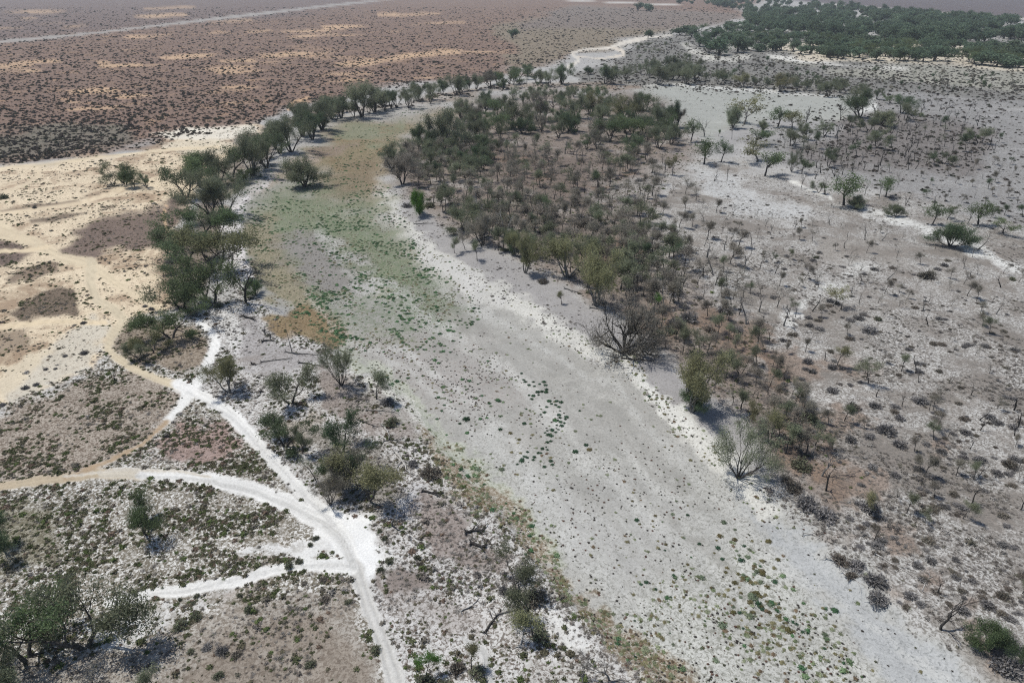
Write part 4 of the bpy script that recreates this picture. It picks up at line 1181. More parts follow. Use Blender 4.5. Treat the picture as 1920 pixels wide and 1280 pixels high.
# leafy and dead trees along the old channel in the east
for px, py, h, look, w, label in [
    (1395, 234, 54, 'clumpo', 1.05, 'tall clumpy yellow-green tree on the shore of the white pan'),
    (1374, 240, 42, 'bush', 1.0, 'grey-green bushy tree leaning against the tall clumpy one'),
    (1393, 164, 28, 'gumo', 1.4, 'round olive tree beyond the far edge of the white pan'),
    (1462, 171, 34, 'gumo', 1.5, 'broad round olive tree beyond the far edge of the white pan'),
    (1553, 182, 30, 'gum', 1.3, 'grey-green round tree at the corner of the white pan'),
    (1359, 156, 18, 'dark', 1.1, 'dark little tree on two stems past the white pan'),
    (1392, 175, 9, 'smalld', .8, 'tiny dark sapling on the pan shore'),
    (1610, 221, 54, 'gumd', 1.3, 'very wide dark green tree at the far end of the white pan'),
    (1576, 226, 32, 'dead', 1.3, 'sprawling black dead tree beside the very wide green one'),
    (1640, 214, 30, 'deadg', 1.2, 'bleached sprawling dead tree on the other side of the wide green one'),
    (1690, 213, 36, 'dark', 1.1, 'dark tree at the start of the burnt woodland'),
    (1668, 194, 16, 'darkg', 1.4, 'low green tree beside the pale spit'),
    (1696, 226, 34, 'darku', .9, 'dark clumped tree standing in the burnt woodland'),
    (1654, 236, 28, 'bush', 1.5, 'rounded olive thicket tree in front of the pale spit'),
    (1628, 246, 26, 'darku', 1.2, 'small dark tree in front of the wide green one'),
    (1507, 250, 50, 'dead', .8, 'tall black bare tree above the grey-green pair'),
    (1485, 242, 34, 'clumpo', 1.1, 'pale green tree just beside the tall bare one'),
    (1458, 238, 36, 'clump', 1.1, 'green tree in the middle of the grove before the pan'),
    (1430, 246, 22, 'bush', 1.0, 'dark grey bush tree at the start of the grove before the pan'),
    (1347, 256, 14, 'smalld', 1.0, 'tiny round tree by itself on grey ground near the leafy pair'),
    (1416, 272, 28, 'clump', 1.4, 'flat-topped green tree in a clump in front of the grove'),
    (1483, 274, 32, 'darku', 1.3, 'wide grey-green tree at the edge of the burnt woodland'),
    (1546, 256, 28, 'darku', 1.0, 'grey bushy tree in the burnt woodland behind the bleached stem'),
    (1420, 304, 42, 'clumpo', 1.3, 'pale green tree behind the compact bright one'),
    (1434, 330, 44, 'clump', 1.0, 'compact bright green tree standing over a black shadow'),
    (1484, 322, 42, 'gump', .8, 'crooked tree with a white trunk and small dark tufts'),
    (1503, 326, 26, 'clump', .8, 'bright green tree leaning away from the white-trunked one'),
    (1540, 298, 42, 'deadp', .5, 'bleached white dead stem in the burnt woodland'),
    (1553, 312, 36, 'darku', .8, 'dark leaning tree next to the bleached stem'),
    (1588, 316, 32, 'thing', .9, 'thin bare tree next to the bleached stem'),
    (1502, 352, 30, 'dead', .8, 'black dead tree on the white levee, first of four'),
    (1528, 336, 28, 'deadf', .8, 'black dead tree with a curled top on the levee'),
    (1546, 365, 38, 'deadf', .9, 'leaning black dead tree with a long bent arm on the levee'),
    (1568, 350, 36, 'deadt', .8, 'black dead tree close above the umbrella-crowned tree'),
    (1534, 362, 22, 'darku', 1.0, 'low dark scrubby tree between the levee dead trees'),
    (1582, 385, 56, 'clump', 1.05, 'fine umbrella-crowned green tree on the white levee'),
    (1604, 392, 26, 'bush', 1.3, 'low grey bushes at the foot of the umbrella-crowned tree'),
    (1660, 370, 38, 'clump', .9, 'two-tiered green tree on the levee with a leaning stem'),
    (1648, 372, 34, 'deadtg', .7, 'grey dead stem beside the two-tiered green tree'),
    (1621, 366, 26, 'deadt', .8, 'thin dead tree between the two levee green trees'),
    (1678, 406, 22, 'bush', 1.1, 'round olive bush on the levee below the two-tiered tree'),
    (1698, 386, 30, 'deadf', .8, 'black bent dead tree on the levee with a crooked arm'),
    (1748, 421, 38, 'clump', .8, 'green leafy tree at the foot of a grey dead one on the levee'),
    (1750, 392, 32, 'deadtg', 1.0, 'grey many-armed dead tree on the levee'),
    (1776, 412, 28, 'clump', .9, 'small forked leafy tree on the levee'),
    (1834, 421, 42, 'clump', 1.0, 'leafy green tree on the levee, darkest of the row'),
    (1814, 420, 30, 'deadtg', .9, 'grey dead tree close to the darkest leafy one'),
    (1880, 438, 30, 'clump', 1.2, 'small green tree last along the levee'),
    (1780, 462, 44, 'bushd', 1.1, 'large dark bush with a black base on the white levee'),
    (1833, 469, 34, 'deadtg', 1.1, 'grey bare dead tree near the large dark bush'),
    (1820, 262, 14, 'smalld', 1.2, 'round dark tree, larger of two together on pale ground'),
    (1830, 267, 14, 'smalld', .9, 'round dark tree, smaller of two together on pale ground'),
    (1562, 574, 36, 'clumpo', 1.0, 'neat round olive tree over a black shadow on the white plain'),
    (1523, 584, 38, 'deadt', .8, 'thin black dead tree next to the neat round olive one'),
    (1407, 552, 24, 'smalld', 1.0, 'small dark-topped tree at the edge of the reddish floor'),
    (1480, 584, 28, 'small', .9, 'wispy small tree near the thin black dead one'),
    (1541, 892, 58, 'deadg', 1.0, 'bare forked tree on brown ground, the upper of two'),
    (1549, 920, 58, 'deadt', .9, 'bare black tree on brown ground, the lower of two'),
    (1620, 955, 46, 'smallo', 1.0, 'bright olive round-topped tree over a dark grey shrub'),
    (1500, 915, 22, 'deadt', .5, 'short dead stick rising from the grey shrubs'),
    (1758, 1112, 40, 'deadt', .8, 'dead tree with a twiggy top near the pale fallen branch'),
    (1764, 1180, 62, 'dead', 1.0, 'dead tree spreading a low fan of black twigs by the riverbed'),
    (1638, 1014, 36, 'deadt', .6, 'black dead stump tree above the grey thickets'),
    (1902, 816, 38, 'deadt', .7, 'reddish bare dead tree near the picture edge on the white plain'),
    (1780, 718, 24, 'deadf', .9, 'small leaning dead tree on the white plain'),
    (1742, 770, 26, 'deadt', .7, 'small reddish dead stem on the white plain'),
    (1665, 751, 16, 'deadf', .8, 'tiny forked dead stem on pale ground'),
    (1852, 1218, 58, 'bushg', .7, 'dense upright green bush by the riverbed edge'),
    (1912, 1252, 48, 'gumd', .9, 'dark green tree cut by the picture edge beside pale grey shrubs'),
    (975, 1118, 78, 'darku', .8, 'olive tree with black base on the near track-side bank'),
    (1000, 1195, 66, 'smallo', 1.1, 'olive tree standing behind pale fallen timber on the near track-side bank'),
    (797, 1272, 52, 'smallb', 1.0, 'fresh green tree at the bottom edge over a dark shrub'),
    (884, 1256, 56, 'smallo', .8, 'slender olive tree beside the faint grey track'),
    (1142, 1275, 50, 'deadg', 1.1, 'leaning bare grey tree at the bottom edge of the riverbed bank'),
    (1090, 1290, 34, 'deadg', 1.2, 'low brittle bare shrub tree at the bottom edge'),
]:
    dead = look.startswith('dead')
    bushy = look.startswith('bush')
    if look.startswith('clump'):
        w *= 1.45
        h *= 1.08
    tree(px, py, h, look, label, 'dead_tree' if dead else ('bush' if bushy else 'plain_tree'), 'dead tree' if dead else ('bush' if bushy else 'tree'), None, w)

# small trees of the sparse eastern slope, read off one by one
G_SLOPE = 'small trees scattered on the pale slope beside the lower woodland'
SHARED = []
SLOPE = [(1340, 727, 36, 'thing'), (1374, 759, 34, 'thing'), (1385, 705, 42, 'thin'), (1418, 684, 36, 'small'), (1400, 797, 52, 'smallo'), (1443, 837, 76, 'smallo'), (1472, 850, 60, 'small'), (1497, 844, 48, 'smallu'),
         (1500, 752, 32, 'thin'), (1553, 795, 30, 'smallu'), (1560, 840, 40, 'smallu'), (1583, 789, 36, 'small'), (1590, 855, 26, 'thin'), (1465, 904, 38, 'thin'), (1568, 688, 40, 'smallo'), (1628, 719, 50, 'small'),
         (1690, 696, 32, 'small'), (1750, 824, 36, 'small'), (1732, 893, 46, 'smallu'), (1825, 899, 36, 'small'), (1605, 939, 24, 'thin'), (1700, 962, 42, 'small'), (1735, 975, 30, 'small'), (1805, 972, 40, 'small'),
         (1713, 1057, 30, 'thin'), (1917, 1112, 32, 'small'), (1728, 1040, 26, 'thin'), (1353, 558, 36, 'small'), (1357, 510, 30, 'small'), (1320, 520, 34, 'thin'), (1383, 517, 30, 'thin'), (1447, 491, 20, 'smalld'),
         (1813, 555, 30, 'smallu'), (1833, 514, 26, 'thin'), (1910, 529, 26, 'smallu'), (1855, 625, 32, 'small'), (1652, 640, 18, 'thin'), (1625, 530, 20, 'thin'), (1700, 560, 18, 'smallu'), (1490, 430, 22, 'deadt'), (1555, 420, 22, 'deadf'),
         (1478, 485, 20, 'small'), (1590, 498, 18, 'thin'), (1583, 465, 22, 'deadt'), (1310, 650, 40, 'thin'), (1365, 640, 36, 'small'), (1290, 640, 36, 'thin'), (1440, 740, 40, 'thin'), (1420, 745, 38, 'thin'), (1475, 720, 26, 'thin'),
         (1510, 660, 26, 'smallu'), (1450, 660, 26, 'thin'), (1475, 660, 22, 'smallu'), (1520, 640, 24, 'thin'), (1560, 905, 26, 'thin'), (1855, 700, 22, 'thin'), (1880, 640, 20, 'thin'), (1790, 640, 18, 'thin'), (1720, 650, 16, 'thin')]
for px, py, h, look in SLOPE:
    dead = look.startswith('dead')
    if dead:
        lab = 'small black dead tree on the pale eastern slope'
    else:
        lab = {'thin': 'thin almost leafless small tree on the pale slope beside the lower woodland', 'thing': 'thin dark-stemmed small tree near the bank of the pale slope beside the lower woodland', 'small': 'small grey-green umbrella tree on the pale slope beside the lower woodland',
               'smallu': 'small brownish umbrella tree on the pale slope beside the lower woodland', 'smallo': 'small olive umbrella tree on the pale slope beside the lower woodland', 'smalld': 'small dark green tree on the pale slope beside the lower woodland'}[look]
    o = tree(px, py, h, look, lab, 'slope_tree' if not dead else 'dead_tree', 'tree' if not dead else 'dead tree', G_SLOPE if not dead else 'small black dead trees on the pale slope beside the lower woodland')
    SHARED.append((o, px, py, look))


def inside(poly, x, y):
    return float(sd_poly(np.array([float(x)]), np.array([float(y)]), poly, 1)[0]) > 0


TAKEN = []


def fill(poly, count, gap, choose, name, cat, group, metres, avoid=None, lod=None, wr=(.85, 1.2)):
    """trees standing apart from each other all over one stretch of land"""
    P = np.array(poly)
    lo, hi = P.min(0), P.max(0)
    made = tries = 0
    while made < count and tries < count * 40:
        tries += 1
        x, y = random.uniform(lo[0], hi[0]), random.uniform(lo[1], hi[1])
        if not inside(poly, x, y) or (avoid and avoid(x, y)):
            continue
        if any(abs(x - a) < gap and abs(y - b) < gap * .55 for a, b in TAKEN[-700:]):
            continue
        TAKEN.append((x, y))
        look, label = choose(x, y)
        m = random.uniform(*metres)
        X, Y, z = ground_at(x, y)
        hp = m * FPX / (CP * Y + SP * HC) * .9
        d = look.startswith('dead')
        o = tree(x, y, hp, look, label, 'dead_tree' if d and name != 'burnt_tree' else name, 'dead tree' if d else cat, (group + ', dead ones') if d else group, random.uniform(*wr), m, lod=lod)
        SHARED.append((o, x, y, look))
        made += 1


def pick(table):
    looks, ws, labs = zip(*table)
    def f(x, y):
        k = random.choices(range(len(looks)), ws)[0]
        return looks[k], labs[k]
    return f


CORE = [(745, 300), (830, 262), (900, 262), (1100, 285), (1220, 300), (1240, 350), (1230, 400), (1290, 480), (1330, 560), (1240, 585), (1180, 560), (1130, 530), (1010, 490), (930, 470), (850, 420), (800, 375), (765, 345)]
fill(CORE, 150, 14, pick([('small', 3, 'small grey-green tree crowded among others in the woodland inside the bend'), ('smallu', 4, 'small brownish tree crowded among others in the woodland inside the bend'),
                          ('thin', 5, 'thin sparse tree crowded among others in the woodland inside the bend'), ('thing', 3, 'thin black-stemmed tree crowded among others in the woodland inside the bend'),
                          ('smalld', 1, 'small dark green tree crowded among others in the woodland inside the bend'), ('deadtg', 1, 'small grey dead tree in the woodland inside the bend')]),
     'woodland_tree', 'tree', 'small trees filling the woodland inside the bend', (4.4, 6.8), wr=(1.0, 1.5))
fill([(770, 290), (800, 330), (900, 330), (960, 290), (900, 262), (830, 262)], 34, 13, pick([('gumd', 2, 'dark green bushy tree in the dense head of the woodland'), ('gum', 3, 'grey-green tree in the dense head of the woodland'), ('darku', 2, 'spreading grey tree in the dense head of the woodland')]),
     'woodland_tree', 'tree', 'trees in the dense head of the woodland', (4.5, 7))
BACK = [(850, 215), (940, 182), (1060, 178), (1190, 200), (1300, 240), (1310, 270), (1190, 290), (960, 275), (880, 262)]
fill(BACK, 62, 14, pick([('gum', 4, 'medium grey-green tree in the tall back of the woodland'), ('gumd', 2, 'medium dark green tree in the tall back of the woodland'), ('gumu', 2, 'medium brownish tree in the tall back of the woodland'), ('darkg', 2, 'medium green spreading tree in the tall back of the woodland')]),
     'woodland_tree', 'tree', 'medium trees in the tall back of the woodland', (6.0, 9.5))
fill([(1210, 590), (1330, 560), (1420, 640), (1500, 740), (1540, 850), (1470, 870), (1400, 780), (1310, 690), (1240, 650)], 62, 17,
     pick([('thin', 4, 'thin sparse tree on the brown floor of the lower woodland'), ('smallu', 3, 'small brownish tree on the brown floor of the lower woodland'), ('small', 2, 'small grey-green tree on the brown floor of the lower woodland')]),
     'low_woodland_tree', 'tree', 'small trees on the brown floor of the lower woodland', (3.0, 5.0), wr=(.9, 1.25))
fill([(1120, 300), (1240, 300), (1330, 400), (1440, 520), (1480, 640), (1420, 640), (1340, 560), (1260, 420), (1160, 380)], 44, 18, pick([('thin', 4, 'thin sparse tree where the woodland thins onto the pale plain'), ('smallu', 3, 'small brownish tree where the woodland thins onto the pale plain'), ('deadtg', 2, 'small grey dead tree where the woodland thins onto the pale plain')]),
     'edge_tree', 'tree', 'small trees where the woodland thins onto the pale plain', (3.4, 5.6), wr=(1.0, 1.4))
fill([(480, 300), (560, 245), (640, 205), (760, 190), (900, 160), (1060, 150), (1060, 160), (900, 172), (770, 204), (650, 226), (570, 264), (500, 318)], 34, 9, pick([('gum', 4, 'grey-green tree squeezed between others in the far bank line'), ('gumd', 2, 'dark green tree squeezed between others in the far bank line'), ('thing', 1, 'thin bare tree squeezed between others in the far bank line')]),
     'bank_tree', 'tree', 'trees squeezed between others in the far bank line', (6, 10))
fill([(1340, 400), (1640, 430), (1900, 520), (1920, 960), (1660, 980), (1560, 700), (1400, 540)], 76, 26,
     pick([('thin', 4, 'stunted sparse tree far apart on the white plain'), ('smallu', 2, 'stunted brownish tree far apart on the white plain'), ('deadt', 2, 'stunted dead stem far apart on the white plain')]),
     'plain_tree', 'tree', 'stunted trees far apart on the white plain', (1.8, 3.2))
fill([(1230, 330), (1400, 390), (1640, 430), (1900, 500), (1900, 600), (1500, 560), (1330, 470), (1240, 400)], 54, 20,
     pick([('thin', 4, 'low sparse tree on the open pale plain below the levee'), ('deadtg', 2, 'low grey dead tree on the open pale plain below the levee'), ('dead', 2, 'low twiggy dead tree on the open pale plain below the levee'), ('smallu', 2, 'low brownish tree on the open pale plain below the levee')]),
     'levee_plain_tree', 'tree', 'low trees on the open pale plain below the levee', (2.2, 4.2))
# burnt woodland in the east
BURNT = [(1450, 262), (1560, 240), (1660, 232), (1760, 190), (1850, 215), (1880, 280), (1840, 300), (1700, 320), (1560, 335), (1500, 310)]
fill(BURNT, 150, 10, pick([('dead', 5, 'small burnt twiggy tree among many in the grey burnt woodland'), ('deadt', 2, 'small burnt black tree among many in the grey burnt woodland'), ('deadtg', 2, 'small burnt grey tree among many in the grey burnt woodland'), ('deadf', 2, 'small burnt forked tree among many in the grey burnt woodland')]),
     'burnt_tree', 'dead tree', 'burnt trees of the grey burnt woodland', (2.8, 5.0), wr=(1.0, 1.5))
fill(BURNT, 42, 15, pick([('darku', 2, 'small grey-green tree among the burnt ones'), ('thing', 3, 'small thin tree among the burnt ones'), ('smalld', 2, 'small dark tree among the burnt ones')]),
     'burnt_woodland_tree', 'tree', 'living trees among the burnt ones', (4.0, 7))
fill([(1640, 320), (1900, 290), (1920, 420), (1760, 390), (1650, 350)], 30, 22, pick([('smallu', 3, 'small dull tree on the grey plain past the burnt woodland'), ('smalld', 2, 'small dark tree on the grey plain past the burnt woodland'), ('deadtg', 2, 'grey dead stem on the grey plain past the burnt woodland')]),
     'plain_tree', 'tree', 'small trees on the grey plain past the burnt woodland', (2.4, 4))
fill([(1300, 120), (1420, 118), (1600, 140), (1900, 150), (1920, 185), (1700, 175), (1560, 165), (1320, 150)], 64, 10, pick([('smalld', 3, 'tiny dark tree on the far grey flats'), ('smallu', 3, 'tiny dull tree on the far grey flats'), ('thing', 2, 'tiny bare tree on the far grey flats')]),
     'flat_tree', 'tree', 'tiny trees on the far grey flats', (3.5, 7.5))
fill([(1320, 150), (1560, 165), (1660, 185), (1640, 192), (1540, 178), (1420, 165), (1320, 158)], 40, 7, pick([('thing', 3, 'thin grey tree in the strip beyond the white pan'), ('gump', 2, 'hazy grey tree in the strip beyond the white pan')]),
     'flat_tree', 'tree', 'thin trees in the strip beyond the white pan', (5, 9))
fill([(1175, 128), (1320, 126), (1340, 150), (1200, 152)], 30, 8, pick([('gump', 3, 'hazy grey tree in the stand behind the pale pair'), ('thing', 2, 'thin bare tree in the stand behind the pale pair')]),
     'flat_tree', 'tree', 'hazy grey trees in the stand behind the pale pair', (6, 10))
fill([(1190, 90), (1290, 72), (1300, 110), (1200, 120)], 26, 9, pick([('smallu', 2, 'tiny grey shrub tree beyond the sandy squiggle'), ('darku', 1, 'low grey tree beyond the sandy squiggle')]),
     'flat_tree', 'tree', 'low grey trees beyond the sandy squiggle', (3, 6))

# ------------------------------------------------------------------ the far river forest
FRONT = [(1262, 62), (1300, 56), (1345, 62), (1365, 42), (1400, 44), (1440, 62), (1520, 74), (1640, 84), (1760, 90), (1860, 96), (1920, 102), (1930, 134), (1880, 128), (1800, 118), (1700, 116), (1600, 112), (1500, 108), (1420, 98), (1330, 84), (1290, 74)]
fill(FRONT, 120, 11, pick([('round', 6, 'round dark green tree at the open front of the far forest'), ('darkg', 2, 'spreading green tree at the open front of the far forest')]),
     'forest_tree', 'tree', 'trees at the open front of the far forest', (6.5, 11), lod=2, wr=(1.2, 1.9))
for px, py, m, label in [(1196, 20, 16, 'dark clump tree alone on the far flat before the forest'), (1212, 21, 14, 'second dark clump tree next to the lone one on the far flat'), (961, 72, 10, 'single dark tree standing on the far red plain'),
                         (1215, 72, 9, 'dark tree at the end of the sandy squiggle'), (1330, 100, 13, 'grey bushy tree on the white spit'), (1348, 103, 15, 'larger grey bushy tree on the white spit'), (1312, 88, 12, 'dark tree behind the white spit'), (1383, 98, 14, 'dark slim tree beside the white spit')]:
    tree(px, py, 12, 'round', label, 'forest_tree', 'tree', None, 1.2, m, lod=2)


def nodes_scatter(name, pts, attrs, protos, label):
    """one object whose points carry instances of low plants or far crowns"""
    me = bpy.data.meshes.new(name)
    me.vertices.add(len(pts))
    me.vertices.foreach_set("co", np.asarray(pts, np.float32).ravel())
    for nm, (ty, arr) in attrs.items():
        at = me.attributes.new(nm, ty, 'POINT')
        key = {'FLOAT': 'value', 'INT': 'value', 'FLOAT_VECTOR': 'vector', 'FLOAT_COLOR': 'color'}[ty]
        at.data.foreach_set(key, np.ascontiguousarray(arr, np.int32 if ty == 'INT' else np.float32).ravel())
    o = bpy.data.objects.new(name, me)
    COL.objects.link(o)
    tag(o, label, None, None, 'stuff')
    ng = bpy.data.node_groups.new(name + "_nodes", 'GeometryNodeTree')
    ng.interface.new_socket("Geometry", in_out='INPUT', socket_type='NodeSocketGeometry')
    ng.interface.new_socket("Geometry", in_out='OUTPUT', socket_type='NodeSocketGeometry')
    n, l = ng.nodes, ng.links
    gi, go = n.new("NodeGroupInput"), n.new("NodeGroupOutput")
    iop = n.new("GeometryNodeInstanceOnPoints")
    join = n.new("GeometryNodeGeometryToInstance")
    l.new(gi.outputs[0], iop.inputs['Points'])
    for po in reversed(protos):
        oi = n.new("GeometryNodeObjectInfo")
        oi.inputs['Object'].default_value = po
        oi.inputs['As Instance'].default_value = True
        l.new(oi.outputs['Geometry'], join.inputs[0])
    jg = n.new("GeometryNodeJoinGeometry")
    for lk in list(ng.links):
        if lk.to_node == join:
            src = lk.from_socket
            ng.links.remove(lk)
            l.new(src, jg.inputs[0])
    n.remove(join)
    l.new(jg.outputs[0], iop.inputs['Instance'])
    iop.inputs['Pick Instance'].default_value = True

    def named(nm, ty):
        a = n.new("GeometryNodeInputNamedAttribute")
        a.data_type = ty
        a.inputs['Name'].default_value = nm
        return a.outputs[0]
    l.new(named('pick', 'INT'), iop.inputs['Instance Index'])
    l.new(named('turn', 'FLOAT_VECTOR'), iop.inputs['Rotation'])
    l.new(named('size', 'FLOAT_VECTOR'), iop.inputs['Scale'])
    l.new(iop.outputs[0], go.inputs[0])
    md = o.modifiers.new("scatter", 'NODES')
    md.node_group = ng
    return o


def hidden(nm, me):
    return bpy.data.objects.new(nm, me)      # never linked to the scene, only instanced


def scatter(name, X, Y, size, flat, tint, protos, label, sink=.008):
    n = len(X)
    Z = height(X, Y) - sink
    turn = np.zeros((n, 3))
    turn[:, 2] = rng.uniform(0, 6.28, n)
    turn[:, 0] = rng.normal(0, .08, n)
    sc = np.stack([size, size * rng.uniform(.8, 1.2, n), size * flat], -1)
    return nodes_scatter(name, np.stack([X, Y, Z], -1), {
        'pick': ('INT', rng.integers(0, len(protos), n)), 'turn': ('FLOAT_VECTOR', turn), 'size': ('FLOAT_VECTOR', sc),
        'tint': ('FLOAT_COLOR', np.concatenate([tint, np.ones((n, 1))], 1))}, protos, label)


# the closed mass of the forest behind its front trees
def poly_pts(poly, n):
    P = np.array(poly)
    lo, hi = P.min(0), P.max(0)
    x = rng.uniform(lo[0], hi[0], n)
    y = rng.uniform(lo[1], hi[1], n)
    k = sd_poly(x, y, poly, 1) > 0
    return x[k], y[k]


MASS = [(1120, -3), (1440, 3), (1560, 11), (1640, 20), (1760, 32), (1850, 40), (1915, 44), (1880, 52), (1874, 62), (1930, 70), (2100, 90), (2100, 112), (1920, 104), (1860, 96), (1760, 90), (1640, 84), (1520, 74), (1440, 64), (1400, 46), (1380, 22), (1330, 10), (1240, 6)]
fx, fy = poly_pts(MASS, 3400)
FX, FY, _t = plane_xy(fx, fy)
clear = fbm(FX / 48, FY / 60, 63, 3) * 1.2 + (.25 * smooth(50, 110, fy) + .42 * smooth(60, 100, fy)) < rng.uniform(.02, .34, len(fx))
fx, fy, FX, FY = fx[clear], fy[clear], FX[clear], FY[clear]
far_protos = [hidden('far_crown', proto('round', 'far_leaf', 'bark', v, 2)[0][1]) for v in range(3)]
nF = len(FX)
fs = rng.uniform(.6, 1.55, nF)
scatter('forest', FX, FY, fs * 1.1, .9, np.ones((nF, 3)), far_protos, 'dense dark green river forest stretching across the far distance')

# ------------------------------------------------------------------ dry shrubs
def shrub_mesh(seed, leaf, bark, flat=.6, nb=340, nl=260, L=.5):
    g = np.random.default_rng(seed)
    mb = MB()
    lump = g.uniform(.72, 1.1, 9)
    az = g.uniform(0, 6.28, nb)
    el = np.arccos(g.uniform(.0, 1, nb))
    d = np.stack([np.sin(el) * np.cos(az), np.sin(el) * np.sin(az), np.cos(el) * flat * 1.2 + .05], -1)
    R = (lump[(az / 6.29 * 9).astype(int)] * g.uniform(.6, 1.0, nb))[:, None] * .5
    base = d * R * g.uniform(.0, .5, (nb, 1)) + g.normal(size=(nb, 3)) * [.03, .03, .0]
    tip = d * R + g.normal(size=(nb, 3)) * .035
    side = np.cross(d, g.normal(size=(nb, 3)))
    side /= np.linalg.norm(side, axis=1)[:, None]
    V = np.stack([base + side * .010, base - side * .010, tip - side * .006, tip + side * .006], 1).reshape(-1, 3)
    V[:, 2] = np.maximum(V[:, 2], -.02)
    mb.add(V, np.arange(nb * 4).reshape(-1, 4), 0, np.repeat(g.uniform(0, 1, nb), 4))
    k = g.integers(0, nb, nl)
    cards(mb, g, tip[k] * g.uniform(.7, 1, (nl, 1)), 1, (.03, .03, .03), .11, .05, (0, 0, 1), .4, 1)
    return mb.mesh('shrub', [M[bark], M[leaf]])


SHRUBS = {'grey': [shrub_mesh(40 + i, 'twig', 'twig') for i in range(3)], 'brown': [shrub_mesh(50 + i, 'dull_leaf', 'brown_twig') for i in range(2)],
          'olive': [shrub_mesh(60 + i, 'grey_leaf', 'brown_twig', .8, 260, 520) for i in range(2)]}


def shrub(px, py, wpx, kind, label, group=None, name='shrub', cat='shrub', hs=1.0):
    global last_shrub
    X, Y, z = ground_at(px, py)
    dep = CP * Y + SP * HC
    w = wpx * dep / FPX
    me = random.choice(SHRUBS[kind])
    last_shrub = put(name, label, cat, (X, Y, z - .02), random.uniform(0, 6.28), (w * random.uniform(.9, 1.15), w * random.uniform(.85, 1.1), w * hs), [('shrub', me)], group)


